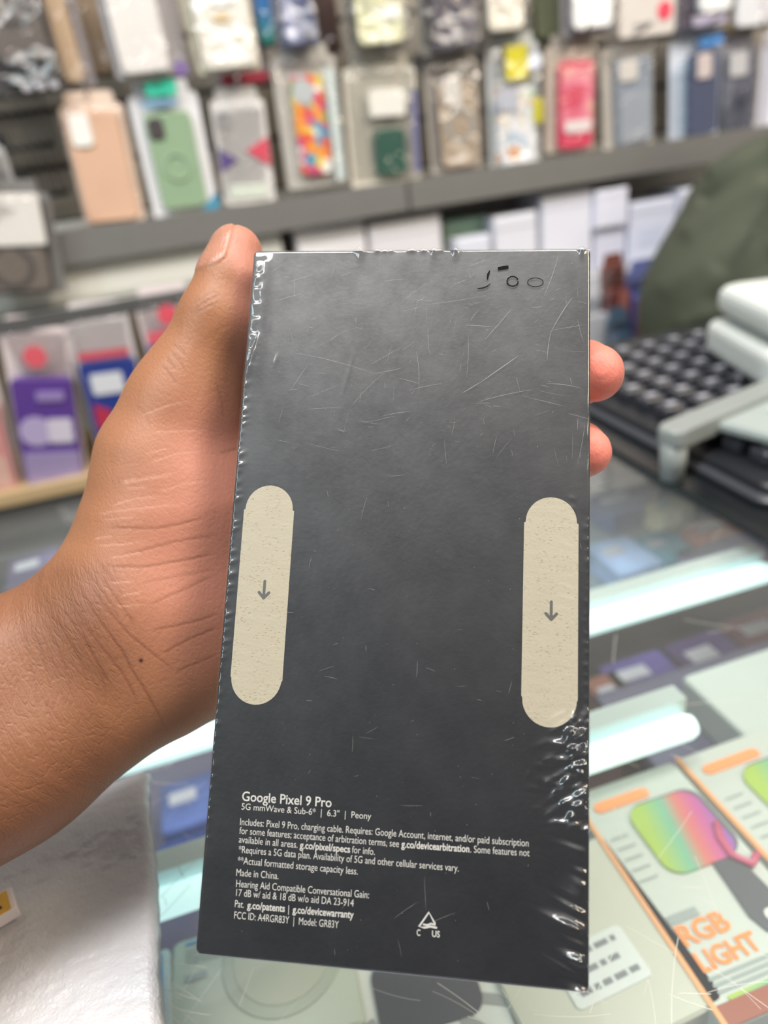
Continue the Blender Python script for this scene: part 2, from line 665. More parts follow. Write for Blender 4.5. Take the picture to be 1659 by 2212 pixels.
def packet(label, tl, br, y, card, case=None, extras=(), tabc=None, clear='blister', hook=None, deep=0.012, name='phone_case_packet', cat='phone case packet'):
    if isinstance(tl[0], tuple):          # top-left, top-right, bottom-right, bottom-left corners
        qa, qb, qc, qd = [at_y(c[0], c[1], y) for c in tl]
        W = (np.linalg.norm(qb - qa) + np.linalg.norm(qc - qd)) / 2
        H = (np.linalg.norm(qd - qa) + np.linalg.norm(qc - qb)) / 2
        up_ = (qa + qb - qc - qd) / 2
        roll = math.atan2(up_[0], up_[2])
        base = (qc + qd) / 2
    else:
        p0, p1 = at_y(tl[0], br[1], y), at_y(br[0], br[1], y)
        W, H = p1[0] - p0[0], at_y((tl[0] + br[0]) / 2, tl[1], y)[2] - p1[2]
        roll = 0.0
        base = (p0 + p1) / 2
    base[2] = base[2]
    x0, x1, z1 = base[0] + math.sin(roll) * H - W / 2, base[0] + math.sin(roll) * H + W / 2, base[2] + H * math.cos(roll)
    t = thing(name, label, cat, (float(base[0]), y, float(base[2])), (0, roll, 0))
    w = W / 2
    MB().prism(rrect(-w, 0, w, H, 0.006), 0, 0.003, 0.0006).build('backing_card', paint(card, 0.45), t)
    front = 0.0
    if case:
        cx0, cz0, cx1, cz1, cc = case[:5]
        m = cc if not isinstance(cc, tuple) else paint(cc, 0.35)
        X0, X1, Z0, Z1 = -w + cx0 * W, -w + cx1 * W, cz0 * H, cz1 * H
        MB().prism(rrect(X0, Z0, X1, Z1, 0.009), -deep, -0.0005, 0.0025).build('phone_case', m, t)
        front = -deep
    lay = 0
    for e in extras:
        lay += 1
        ya = front - 0.0009 * lay - 0.0006
        yb = front - 0.0001
        m = e[-2] if not isinstance(e[-2], tuple) else paint(e[-2], 0.4)
        if e[0] == 'rect':
            MB().prism(rrect(-w + e[1] * W, e[2] * H, -w + e[3] * W, e[4] * H, 0.004), ya, yb, 0.0003).build(e[-1], m, t)
        elif e[0] == 'disc':
            MB().prism(disc(-w + e[1] * W, e[2] * H, e[3] * W), ya, yb, 0.0003).build(e[-1], m, t)
        elif e[0] == 'ring':
            ringmesh(-w + e[1] * W, ya, yb, e[2] * H, e[3] * W * 0.78, e[3] * W).build(e[-1], m, t)
        elif e[0] == 'poly':
            MB().prism([(-w + a * W, b * H) for a, b in e[1]], ya, yb).build(e[-1], m, t)
        elif e[0] == 'cam':
            MB().prism(rrect(-w + e[1] * W, e[2] * H, -w + e[3] * W, e[4] * H, 0.006), ya - 0.002, yb, 0.001).build(e[-1], m, t)
        elif e[0] == 'lines':
            mb = MB()
            n = e[5]
            for k in range(n):
                zz = e[2] + (e[4] - e[2]) * (k + 0.2) / n
                fr = 0.6 + 0.4 * random.random()
                mb.box(-w + e[1] * W, ya, zz * H, -w + (e[1] + (e[3] - e[1]) * fr) * W, yb, (zz + (e[4] - e[2]) * 0.45 / n) * H)
            mb.build(e[-1], m, t)
    # hang tab with a slot
    tw = w * 0.78
    MB().prism(rrect(-tw, H - 0.004, tw, H + 0.016, 0.006), 0.0005, 0.0022, 0.0004).build('hang_tab', paint(tabc or card, 0.45), t)
    if clear:
        d = deep + 0.006
        pts = rrect(-w * 0.96, 0.004, w * 0.96, H - 0.004, 0.01)
        mb = MB().prism(pts, -d, 0.0, 0.004)
        mb.build('clear_cover', BLISTER if clear == 'blister' else GLOSSBAG, t)
    if hook:
        hx, hz = (x0 + x1) / 2, z1 + 0.014
        hk = thing('peg_hook', hook, 'hook', (hx, YW, hz - 0.01))
        MB().tube([(0, 0, 0.01), (0, y - YW - 0.045, 0.01), (0, y - YW - 0.052, 0.013), (0, y - YW - 0.055, 0.019)], 0.0024).build('rod', STEEL, hk)
        MB().box(-0.012, -0.004, -0.004, 0.012, 0.0, 0.022).build('back_plate', STEEL, hk)
    return t


Y2 = 1.17
floral = ramp_mat('floral_print', [(0.0, (235, 232, 226)), (0.16, (222, 90, 60)), (0.3, (226, 200, 80)), (0.44, (60, 150, 180)), (0.56, (200, 80, 120)), (0.7, (120, 170, 90)), (0.82, (235, 150, 60))], 0.4, 'voronoi', 70)
palefloral = ramp_mat('pale_floral_print', [(0.0, (222, 224, 226)), (0.3, (180, 196, 210)), (0.5, (225, 215, 200)), (0.62, (214, 160, 120)), (0.75, (150, 175, 140)), (0.85, (230, 230, 232))], 0.35, 'voronoi', 60)
pinkprint = ramp_mat('pink_print', [(0.35, (206, 70, 96)), (0.5, (226, 130, 150)), (0.62, (232, 196, 170))], 0.4, 'noise', 18)
smoke = ramp_mat('smoke_print', [(0.3, (60, 62, 74)), (0.55, (96, 98, 110)), (0.72, (150, 150, 160))], 0.25, 'noise', 22)
bluegrad = ramp_mat('blue_band_print', [(0.0, (46, 120, 100)), (0.4, (50, 110, 165)), (1.0, (70, 70, 190))], 0.3, 'bands', axis=(0, 0, 1))

packet('peach phone case in a clear packet, hanging leftmost in the lower row', ((125, 233), (262, 219), (314, 466), (189, 496)), None, Y2, (222, 200, 184),
       (0.06, 0.02, 0.90, 0.94, (216, 176, 150)), [('cam', 0.12, 0.66, 0.44, 0.93, (240, 238, 232), 'camera_cutout')], hook='thin steel peg hook carrying the peach phone case')
packet('sage green phone case in a white window box with a blue corner and teal tag', ((275, 209), (422, 196), (476, 459), (338, 489)), None, Y2, (222, 220, 224),
       (0.16, 0.10, 0.84, 0.86, (140, 164, 134)), [('cam', 0.2, 0.66, 0.42, 0.82, (72, 66, 68), 'camera_island'), ('ring', 0.5, 0.44, 0.2, (150, 172, 144), 'magnet_ring'),
        ('poly', [(0.62, 0.0), (1.0, 0.0), (1.0, 0.2)], (56, 140, 172), 'blue_corner'), ('rect', 0.18, 0.9, 0.7, 0.95, (120, 158, 186), 'header_print'), ('rect', 0.28, 0.975, 0.72, 1.09, (58, 190, 158), 'teal_tag')], clear=None, hook='thin steel peg hook carrying the green phone case box')
packet('white card packet with purple and red triangles printed on it', ((454, 219), (567, 212), (598, 435), (485, 445)), None, Y2, (218, 214, 212), None,
       [('poly', [(0.02, 0.33), (0.38, 0.44), (0.02, 0.56)], (88, 72, 128), 'purple_triangle'), ('poly', [(0.98, 0.36), (0.98, 0.64), (0.55, 0.52)], (212, 76, 96), 'red_triangle'),
        ('rect', 0.12, 0.06, 0.86, 0.2, (206, 212, 200), 'printed_panel'), ('ring', 0.2, 0.82, 0.12, (160, 160, 166), 'camera_print')], hook='thin steel peg hook carrying the triangle printed packet')
packet('clear phone case packet with a bright multicolour flower print', ((581, 128), (724, 118), (750, 395), (625, 412)), None, Y2, (186, 182, 176),
       (0.24, 0.1, 0.74, 0.86, floral), [('disc', 0.42, 0.74, 0.17, (182, 186, 188), 'camera_disc'), ('rect', 0.78, 0.04, 0.93, 0.9, (196, 206, 204), 'side_print')], hook='thin steel peg hook carrying the flower print packet')
packet('cream packet with a dark green wallet case in its window', ((733, 152), (902, 138), (903, 400), (767, 408)), None, Y2, (216, 210, 196),
       (0.34, 0.1, 0.78, 0.50, (48, 84, 72)), [('rect', 0.3, 0.60, 0.8, 0.82, (228, 224, 216), 'white_window'), ('rect', 0.88, 0.1, 0.96, 0.8, (112, 112, 152), 'side_print')], hook='thin steel peg hook carrying the green wallet packet')
packet('taupe phone case packet with a round magnet ring between green and floral packets', ((908, 142), (1033, 118), (1037, 358), (939, 381)), None, Y2, (176, 168, 160),
       (0.18, 0.04, 0.9, 0.8, (166, 148, 128)), [('ring', 0.56, 0.42, 0.27, (158, 158, 156), 'magnet_ring'), ('cam', 0.28, 0.6, 0.6, 0.86, (214, 208, 200), 'camera_cutout')], clear='bag', hook='thin steel peg hook carrying the taupe packet')
packet('pale floral phone case packet with a yellow top card', ((1045, 97), (1165, 90), (1163, 361), (1065, 372)), None, Y2, (206, 210, 210),
       (0.1, 0.02, 0.86, 0.66, palefloral), [('rect', 0.3, 0.72, 0.72, 0.98, (218, 206, 40), 'yellow_card'), ('disc', 0.86, 0.84, 0.14, (230, 234, 244), 'clear_sticker'), ('rect', 0.8, 0.36, 0.99, 0.56, (200, 190, 50), 'yellow_print'), ('cam', 0.12, 0.48, 0.5, 0.66, (176, 178, 190), 'camera_island')], clear='bag', hook='thin steel peg hook carrying the yellow topped packet')
packet('pink and red printed phone case packet on a beige card', ((1175, 105), (1291, 94), (1280, 321), (1179, 332)), None, Y2, (186, 174, 162),
       (0.22, 0.02, 0.9, 0.86, (206, 64, 94)), [('rect', 0.26, 0.2, 0.86, 0.8, pinkprint, 'pink_print'), ('rect', 0.32, 0.18, 0.84, 0.3, (226, 214, 214), 'white_band')], hook='thin steel peg hook carrying the pink packet')
packet('grey blue clear phone case packet beside the pink one', ((1298, 101), (1410, 94), (1410, 318), (1305, 327)), None, Y2, (190, 184, 176),
       (0.2, 0.04, 0.9, 0.88, (138, 146, 158)), [('cam', 0.24, 0.66, 0.6, 0.86, (208, 202, 196), 'camera_cutout'), ('rect', 0.26, 0.08, 0.84, 0.56, (152, 158, 168), 'clear_back')], hook='thin steel peg hook carrying the grey blue packet')
packet('white boxed dark phone case with a bright blue label', ((1450, 79), (1558, 76), (1555, 318), (1443, 325)), None, Y2, (206, 212, 224),
       (0.3, 0.12, 0.86, 0.86, (78, 84, 106)), [('cam', 0.42, 0.62, 0.7, 0.84, (200, 186, 184), 'camera_cutout'), ('rect', 0.46, 0.89, 0.9, 0.98, (86, 150, 224), 'blue_label'), ('lines', 0.08, 0.15, 0.27, 0.8, 14, (120, 150, 176), 'printed_lines'), ('disc', 0.34, 0.05, 0.1, (225, 240, 240), 'seal'), ('disc', 0.66, 0.05, 0.1, (225, 240, 240), 'seal')], clear=None, hook='thin steel peg hook carrying the blue labelled box')
packet('smoky clear phone case packet right of the blue labelled box', ((1555, 94), (1638, 90), (1618, 307), (1551, 318)), None, Y2, (176, 174, 186),
       (0.06, 0.08, 0.9, 0.92, smoke), [('cam', 0.1, 0.68, 0.6, 0.92, (196, 194, 196), 'camera_cutout')], hook='thin steel peg hook carrying the smoky packet')
packet('white phone case packet, rightmost in the lower row above the person', ((1652, 72), (1752, 60), (1730, 280), (1628, 285)), None, Y2, (222, 220, 228),
       (0.1, 0.05, 0.9, 0.9, (232, 230, 238)), [], hook='thin steel peg hook carrying the rightmost white packet')

YT = 1.15
packet('large black rugged case in a shiny clear bag, top left', (5, -120), (150, 205), YT, (84, 80, 78),
       (0.14, 0.22, 0.9, 0.94, (104, 96, 90)), [('ring', 0.5, 0.6, 0.28, (70, 66, 64), 'magnet_ring'), ('rect', 0.12, 0.1, 0.96, 0.18, (52, 52, 54), 'black_band'), ('rect', 0.34, 0.02, 0.5, 0.08, (180, 178, 182), 'printed_icon'), ('rect', 0.56, 0.02, 0.7, 0.08, (180, 178, 182), 'printed_icon'), ('rect', 0.76, 0.02, 0.9, 0.08, (180, 178, 182), 'printed_icon')], clear='bag')
packet('tan phone case packet half behind the black rugged one', (140, -120), (212, 190), 1.19, (158, 150, 152),
       (0.12, 0.03, 0.72, 0.94, (190, 164, 136)), [])
packet('tan packet deep on its hook between the black and white ones', (196, -120), (254, 168), 1.25, (120, 110, 98), (0.1, 0.02, 0.9, 0.95, (154, 132, 108)), [])
packet('plain white phone case packet in the top row, left of the cream one', (252, -120), (378, 166), YT, (186, 182, 184),
       (0.12, 0.02, 0.94, 0.92, (222, 216, 212)), [('disc', 0.48, 0.7, 0.06, (200, 196, 194), 'moulded_mark')])
packet('pale packet with a purple holographic sticker behind the plain white one', (352, -120), (416, 172), 1.20, (196, 188, 188), (0.06, 0.03, 0.8, 0.94, (206, 198, 196)), [('disc', 0.66, 0.075, 0.24, (176, 146, 216), 'round_sticker')])
packet('cream phone case with a large ring in a shiny bag', (428, -120), (566, 156), YT, (220, 214, 190),
       (0.1, 0.02, 0.94, 0.96, (224, 218, 206)), [('ring', 0.5, 0.46, 0.36, (240, 236, 228), 'magnet_ring'), ('rect', 0.38, 0.40, 0.62, 0.44, (222, 190, 130), 'gold_bar'), ('disc', 0.55, 0.62, 0.2, (245, 244, 240), 'white_centre')], clear='bag')
packet('packet with red bottom band behind the cream ringed case', (468, 30), (586, 184), 1.185, (178, 170, 178), None, [('rect', 0.1, 0.02, 0.98, 0.17, (182, 58, 78), 'red_band')], clear=None)
packet('narrow blue and teal packet right of the cream ringed case', (562, -120), (600, 104), 1.17, (80, 70, 120), (0.05, 0.02, 0.95, 0.97, bluegrad), [], clear='blister')
packet('dark blue grey striped phone case packet in the top row', (606, -120), (690, 106), YT, (96, 100, 120), (0.1, 0.02, 0.92, 0.95, (104, 110, 138)), [('rect', 0.22, 0.05, 0.4, 0.9, (150, 156, 184), 'light_stripe'), ('rect', 0.66, 0.05, 0.8, 0.6, (70, 76, 108), 'dark_stripe')], clear='bag')
packet('brown card packet deep between striped and yellow green cases', (690, -120), (740, 116), 1.24, (98, 78, 70), (0.1, 0.02, 0.9, 0.95, (86, 66, 62)), [])
packet('pale yellow green phone case with a ring and white sticker', (752, -120), (886, 112), YT, (120, 116, 110),
       (0.16, 0.06, 0.9, 0.95, (208, 206, 168)), [('ring', 0.55, 0.55, 0.3, (178, 180, 160), 'magnet_ring'), ('rect', 0.52, 0.28, 0.84, 0.42, (224, 222, 212), 'white_sticker')], clear='bag')
packet('dark charcoal phone case in a creased clear bag', (908, -120), (1034, 116), YT, (120, 118, 114), (0.2, 0.02, 0.96, 0.95, (86, 82, 90)), [], clear='bag')
packet('cream white phone case packet right of the charcoal one', (1042, -120), (1146, 74), YT, (104, 100, 94), (0.08, 0.03, 0.8, 0.95, (222, 214, 200)), [('ring', 0.44, 0.42, 0.24, (206, 200, 190), 'magnet_ring')], clear='blister')
packet('olive green packet standing behind the cream white one', (1148, -120), (1218, 92), 1.20, (112, 116, 92), (0.1, 0.03, 0.9, 0.96, (120, 124, 98)), [])
packet('bright white phone case in a dark edged packet', (1212, -120), (1330, 76), YT, (120, 118, 124), (0.16, 0.06, 0.86, 0.96, (240, 240, 240)), [], clear='blister')
packet('off white card packet with a round red dot', (1338, -120), (1456, 78), YT, (208, 200, 194), None, [('disc', 0.8, 0.26, 0.13, (222, 70, 92), 'red_dot'), ('rect', 0.26, 0.12, 0.6, 0.16, (170, 166, 162), 'printed_line')], clear=None)
packet('white phone case in a lavender bottomed black packet', (1462, -120), (1572, 58), YT, (96, 90, 104), (0.34, 0.16, 0.96, 0.96, (236, 238, 240)), [('rect', 0.2, 0.0, 0.85, 0.13, (176, 168, 190), 'lavender_band')], clear='blister')
packet('white and gold edged phone case, top right', (1574, -120), (1672, 64), YT, (150, 128, 86), (0.05, 0.03, 0.95, 0.96, (226, 226, 230)), [('rect', 0.5, 0.1, 0.8, 0.8, (212, 210, 216), 'print')], clear='blister')

packet('small packet with a white card top and a dark ringed case, far left', ((-110, 430), (104, 405), (140, 620), (-50, 650)), None, 1.11, (120, 118, 116),
       (0.1, 0.04, 0.86, 0.46, (112, 102, 94)), [('ring', 0.48, 0.3, 0.24, (80, 76, 74), 'magnet_ring'), ('rect', -0.02, 0.5, 0.9, 1.0, (222, 216, 210), 'white_card'), ('lines', 0.06, 0.72, 0.66, 0.9, 5, (176, 170, 164), 'printed_lines')], hook='steel peg hook carrying the white topped packet at the far left')
packet('grey packet top edge above the white topped one, far left', (-70, 325), (38, 412), 1.13, (170, 168, 166), None, [('rect', 0.3, 0.2, 0.9, 0.4, (96, 92, 90), 'dark_print')], clear='blister', hook='steel peg hook carrying the grey packet at the far left')

# ------------------------------------------------------------------ blister packs on the tan ledge
Y3 = 1.10


def pouch(label, tl, br, top, body, extras, y=Y3):
    return packet(label, tl, br, y, top, (0.06, 0.0, 0.97, 0.70, body), extras, clear='blister', deep=0.02, name='accessory_packet', cat='packet')


pouch('pink accessory packet at the left border of the tan ledge', ((-150, 792), (-14, 772), (46, 1052), (-68, 1066)), None, (226, 214, 212), (200, 140, 138), [('rect', 0.3, 0.06, 0.9, 0.3, (206, 168, 158), 'printed_panel')])
pouch('purple accessory packet with white round print and red topped card', ((-8, 715), (150, 700), (184, 1022), (60, 1044)), None, (220, 206, 206), (92, 62, 140),
      [('disc', 0.34, 0.36, 0.25, (176, 162, 200), 'round_print'), ('rect', 0.52, 0.28, 0.9, 0.44, (206, 198, 214), 'white_label'), ('rect', 0.42, 0.56, 0.84, 0.62, (150, 130, 184), 'title_print'), ('rect', 0.1, 0.0, 0.95, 0.22, (150, 136, 176), 'pale_panel'), ('disc', 0.5, 0.84, 0.17, (216, 92, 104), 'red_print')])
pouch('royal blue accessory packet with a white label and red patch', ((132, 690), (275, 660), (335, 968), (222, 996)), None, (222, 214, 214), (46, 62, 136),
      [('rect', 0.2, 0.48, 0.72, 0.62, (214, 216, 222), 'white_label'), ('poly', [(0.14, 0.26), (0.38, 0.2), (0.42, 0.36), (0.16, 0.42)], (180, 52, 76), 'red_patch'), ('rect', 0.1, 0.72, 0.92, 0.77, (200, 80, 92), 'red_line')])
pouch('red and white accessory packet beside the thumb', ((285, 650), (420, 630), (480, 900), (360, 925)), None, (226, 214, 214), (90, 84, 150), [('rect', 0.1, 0.68, 0.9, 0.78, (216, 96, 110), 'red_line'), ('disc', 0.5, 0.88, 0.16, (220, 84, 100), 'red_print')])
pouch('dark red narrow packet on the ledge beyond the held box', (1296, 575), (1346, 740), (120, 70, 60), (110, 60, 56), [('rect', 0.5, 0.1, 0.9, 0.68, (176, 110, 96), 'printed_panel')])
pouch('blue packet on the ledge by the olive shirt', (1350, 590), (1420, 740), (110, 116, 170), (84, 98, 170), [('rect', 0.1, 0.1, 0.4, 0.68, (160, 96, 100), 'red_print')])
pouch('white packet on the ledge right behind the box edge', (1240, 640), (1308, 780), (200, 200, 206), (196, 196, 200), [])
pouch('teal packet low behind the middle finger', (1308, 690), (1356, 790), (80, 100, 120), (76, 96, 118), [], y=1.06)

# ------------------------------------------------------------------ white boxes on the shelf
def carton(label, xl, xr, ytop, y, depth, col, tape=None, zb=None, cat='box', name='white_box'):
    pxm = (xl + xr) / 2
    p0, p1, pt = at_y(xl, ytop, y), at_y(xr, ytop, y), at_y(pxm, ytop, y)
    zb = zs if zb is None else zb
    w, h = (p1[0] - p0[0]) / 2, pt[2] - zb
    t = thing(name, label, cat, ((p0[0] + p1[0]) / 2, y, zb))
    MB().box(-w, 0, 0.0, w, depth, h).build('carton', paint(col, 0.45, var=0.03), t)
    MB().box(-w, -0.0008, h * 0.82, w, 0.002, h * 0.835).build('lid_seam', paint(tuple(int(c * 0.86) for c in col), 0.5), t)
    if tape:
        MB().box(-w * 0.6, -0.0012, h * 0.3, w * 0.4, 0.001, h * 0.6).build('printed_label', paint(tape, 0.45), t)
    return h


carton('wide white box on the shelf just left of centre, above the held box', 632, 786, 480, 1.15, 0.1, (224, 220, 222))
carton('white box second from the left on the shelf', 792, 952, 470, 1.15, 0.1, (220, 216, 220))
carton('green topped box between the white boxes', 958, 1052, 470, 1.19, 0.08, (150, 182, 160), (112, 160, 128))
carton('small white box standing in front of the green one', 985, 1058, 512, 1.14, 0.04, (222, 224, 236))
carton('white box right of the green one', 1066, 1160, 462, 1.15, 0.1, (220, 220, 230))
carton('tall white box above the right corner of the held box', 1170, 1280, 412, 1.15, 0.1, (222, 222, 234))
h1 = carton('white box carrying a smaller white box', 1286, 1352, 488, 1.15, 0.1, (214, 214, 230))
carton('small white box stacked on another one', 1288, 1358, 408, 1.14, 0.07, (226, 226, 240), zb=zs + h1)
carton('white box standing against the olive shirt', 1362, 1462, 432, 1.15, 0.1, (218, 220, 236), (210, 214, 232))
carton('white box half hidden behind the olive shirt', 1470, 1580, 400, 1.15, 0.1, (216, 218, 232))
# ------------------------------------------------------------------ glass display counter
def slab(pts, z0, z1, ch=0.004):
    mb = MB().prism(pts, -z1, -z0, ch)
    mb.v = [(x, z, -y) for x, y, z in mb.v]
    return mb


ZG = 1.0
YB, YF, XL, XR = 0.578, -0.02, -0.75, 0.95
GLASS = clear_mat('counter_glass', (0.95, 0.975, 0.96), 0.03, 1.0, base=0.01, veil=0.035, bscale=6)
ALU = mat('black_aluminium', (44, 46, 48), 0.35, metal=0.5)
t = thing('display_counter', 'glass topped shop counter with two light tubes inside', 'counter', (0, 0, 0))
MB().box(XL, YF, ZG - 0.006, XR, YB - 0.012, ZG).build('glass_top', GLASS, t)
r = MB()
r.box(XL, YB - 0.012, ZG - 0.03, XR, YB + 0.004, ZG)
r.build('back_rim', ALU, t)
MB().box(XL, YB - 0.02, 0.08, XR, YB - 0.008, ZG - 0.03).build('back_panel', mat('case_back', (70, 72, 80), 0.4), t)
MB().box(XL, YF, ZG - 0.24, XR, YB - 0.02, ZG - 0.225).build('glass_shelf', mat('case_shelf', (92, 90, 112), 0.25, var=0.12, scale=5), t)
slab([(XL, YF), (XR, YF), (XR, 0.285), (0.175, 0.285), (0.175, 0.213), (XL, 0.213)], ZG - 0.086, ZG - 0.0797, 0.0).build('front_shelf', mat('case_shelf', (92, 90, 112)), t)
MB().box(0.05, 0.362, ZG - 0.106, XR, YB - 0.0205, ZG - 0.0995).build('rear_shelf', mat('rear_shelf_paint', (120, 134, 142), 0.3, var=0.1, scale=6), t)
MB().box(XL, YF - 0.012, 0.0, XR, YF, ZG).build('front_panel', mat('case_front', (60, 62, 66), 0.3), t)
MB().box(XL - 0.012, YF - 0.012, 0.0, XL, YB + 0.004, ZG).build('side_panel', mat('case_front', (60, 62, 66)), t)
MB().box(XR, YF - 0.012, 0.0, XR + 0.012, YB + 0.004, ZG).build('side_panel', mat('case_front', (60, 62, 66)), t)
tube_m = mat('light_tube_glow', (236, 250, 250), 0.4, emit=((208, 246, 246), 1.3))
house = mat('tube_channel', (196, 208, 210), 0.35, metal=0.3)
for (pl, pr, rad) in (((300, 1646), (1655, 1228), 0.0062), ((340, 1944), (1508, 1572), 0.0058)):
    a, b = at_z(pl[0], pl[1], ZG - 0.025), at_z(pr[0], pr[1], ZG - 0.025)
    y = (a[1] + b[1]) / 2
    xa, xb = a[0] - 0.25, b[0]
    z = ZG - 0.025
    tb = MB().tube([(xa, y, z), (xb - 0.004, y, z), (xb - 0.001, y, z), (xb, y, z)], [rad, rad, rad * 0.8, rad * 0.4], 16).build('light_tube', tube_m, t)
    MB().box(xa, y + 0.006, z - 0.012, xb, y + 0.016, z + 0.010).build('tube_channel', house, tb)
# fine scratches in the glass, each a hair-thin raised line
rs = random.Random(3)
mb = MB()
for k in range(70):
    px, py = rs.choice([(rs.uniform(1285, 1659), rs.uniform(1100, 2212)), (rs.uniform(345, 460), rs.uniform(1640, 2212)), (rs.uniform(500, 1659), rs.uniform(2100, 2212))])
    c = at_z(px, py, ZG)
    an = rs.choice([0.5, 0.9, 2.1, 2.6]) + rs.uniform(-0.4, 0.4)
    l = rs.uniform(0.003, 0.03)
    cv = rs.uniform(-0.15, 0.15)
    w = rs.uniform(0.00004, 0.0001)
    vs = []
    for i in range(7):
        s = (i / 6 - 0.5)
        aa = an + cv * s
        x, y = c[0] + math.cos(aa) * l * s, c[1] + math.sin(aa) * l * s
        nx, ny = -math.sin(aa) * w, math.cos(aa) * w
        vs += [(x - nx, y - ny, ZG + 0.0002), (x + nx, y + ny, ZG + 0.0002)]
    mb.add(vs, [(2 * i, 2 * i + 1, 2 * i + 3, 2 * i + 2) for i in range(6)])
o = mb.build('glass_scratches', paint((190, 190, 184), 0.4), t)
o['kind'] = 'stuff'

# black glass plate at the right end under the keyboard
xk = (at_z(1390, 1010, ZG)[0] + at_z(1659, 1190, ZG)[0]) / 2
tt = thing('counter_mat', 'glossy black mat lying on the glass counter under the keyboard', 'mat', (0.6, 0.42, ZG))
MB().box(xk - 0.6, -0.16, 0.0004, 0.35, 0.25, 0.004).build('mat_sheet', mat('black_mat', (24, 27, 30), 0.22, var=0.2, scale=8), tt)

# ------------------------------------------------------------------ keyboard on the mat
kz = ZG + 0.026


def lattice(x, y, z):
    return at_z(1200 + x / 3.614, 500 + y / 3.614, z)


k0 = lattice(690, 1105, kz)
ex = np.array([0.0273, 0.0, 0.0])       # one key towards the back wall side of the mat
ey = np.array([0.0, -0.0245, 0.0])      # one key towards the customer
kb = thing('keyboard', 'black keyboard with raised rounded keys on the black mat', 'keyboard', (float(k0[0]), float(k0[1]), ZG + 0.004))
NA, NB = 9, 12
bx0, bx1 = -0.052, 0.0273 * NA
by1, by0 = 0.085, -0.0245 * 8.2
KB = mat('keyboard_black', (36, 37, 42), 0.38, var=0.1)
KEY = mat('key_plastic', (52, 53, 60), 0.3, var=0.08)
m = MB()
m.v = []
mb = MB().prism(rrect(bx0, by0, bx1, by1, 0.01), -0.012, 0.0, 0.002)
mb.v = [(x, z, -y) for x, y, z in mb.v]
body = mb.build('body', KB, kb)
mb = MB().prism(rrect(bx0 - 0.006, by0 - 0.006, bx1 + 0.006, by1 + 0.006, 0.012), -0.006, 0.0, 0.002)
mb.v = [(x, z, -y) for x, y, z in mb.v]
mb.build('base_rim', mat('keyboard_rim', (64, 66, 72), 0.35), kb)
key = None
for i in range(-1, NA - 1):
    for j in range(-3, 8):
        x = (i + 0.0) * 0.0273
        y = -j * 0.0245
        if key is None:
            mb = MB().prism(rrect(-0.0098, -0.0088, 0.0098, 0.0088, 0.005), -0.010, -0.0, 0.0026)
            mb.v = [(a, c, -b) for a, b, c in mb.v]
            key = mb.build('key', KEY, kb, (x, y, 0.0121))
            kk = key
            mb = MB().prism(rrect(-0.0045, -0.003, 0.0045, 0.003, 0.0025), -0.0006, 0.0, 0.0001)
            mb.v = [(a, c, -b) for a, b, c in mb.v]
            lg = mb.build('legend', paint((150, 150, 158), 0.4), kk, (0, 0, 0.0101))
        else:
            kk = key.copy()
            C.objects.link(kk)
            kk.parent = kb
            kk.location = (x, y, 0.0121)
            l2 = lg.copy()
            C.objects.link(l2)
            l2.parent = kk

# white card terminal resting on the far keys
q = at_z(1570, 784, ZG + 0.030)
tm = thing('card_terminal', 'white two tier desk device resting on the far end of the keyboard', 'desk device', (float(q[0]), float(q[1]), ZG + 0.0265), (0, 0, -0.30))
WP = mat('white_plastic', (206, 210, 206), 0.35, var=0.03)


slab(rrect(0.0, -0.07, 0.2, 0.055, 0.014), 0.0, 0.028, 0.007).build('lower_body', WP, tm)
slab(rrect(0.014, -0.056, 0.2, 0.05, 0.012), 0.028, 0.034, 0.002).build('joint_band', paint((150, 156, 154), 0.4), tm)
slab(rrect(0.006, -0.064, 0.2, 0.055, 0.016), 0.034, 0.056, 0.008).build('upper_lid', WP, tm)
slab(rrect(0.07, -0.05, 0.18, -0.02, 0.006), 0.0562, 0.0572, 0.0004).build('display', paint((120, 124, 122), 0.2), tm)

# grey plastic holder lying over the near corner of the keyboard
q = at_z(1505, 940, ZG + 0.03)
hd = thing('plastic_holder', 'grey plastic holder with a white inlay over the near keyboard corner', 'holder', (float(q[0]), float(q[1]), ZG + 0.0045), (0, 0, 0.27))
GP = mat('grey_plastic', (132, 137, 135), 0.35)
slab(rrect(0.012, -0.11, 0.15, 0.0, 0.008), 0.0255, 0.0325, 0.002).build('tray', paint((150, 158, 156), 0.35), hd)
slab(rrect(-0.027, -0.007, 0.15, 0.013, 0.008), 0.0245, 0.0365, 0.003).build('front_bar', GP, hd)
MB().tube([(-0.018, 0.003, 0.0), (-0.018, 0.003, 0.026)], [0.0075, 0.009], 14).build('foot', GP, hd)
slab(rrect(0.045, -0.10, 0.145, -0.016, 0.006), 0.0326, 0.0336, 0.0002).build('inlay', paint((188, 196, 196), 0.3), hd)

# ------------------------------------------------------------------ things under the glass
ZC = ZG - 0.225       # case shelf


def lying(label, quad, z_top, thick, col, name='boxed_accessory', cat='box', extra=None, rough=0.4):
    """a flat carton lying in the case; quad = its top-left, top-right and bottom-left corners at height z_top"""
    a, b, c = [Vector(at_z(px, py, z_top)) for px, py in quad]
    ang = math.atan2((b - a).y, (b - a).x)
    w = (b - a).length
    e = Vector((math.cos(ang), math.sin(ang), 0))
    n = Vector((math.sin(ang), -math.cos(ang), 0))
    h = abs((c - a).dot(n))
    t = thing(name, label, cat, (a.x, a.y, z_top - thick), (0, 0, ang))
    slab(rrect(0, -h, w, 0, 0.003), 0.0, thick, 0.0012).build('carton', col if not isinstance(col, tuple) else paint(col, rough), t)
    if extra:
        extra(t, w, h, thick)
    return t


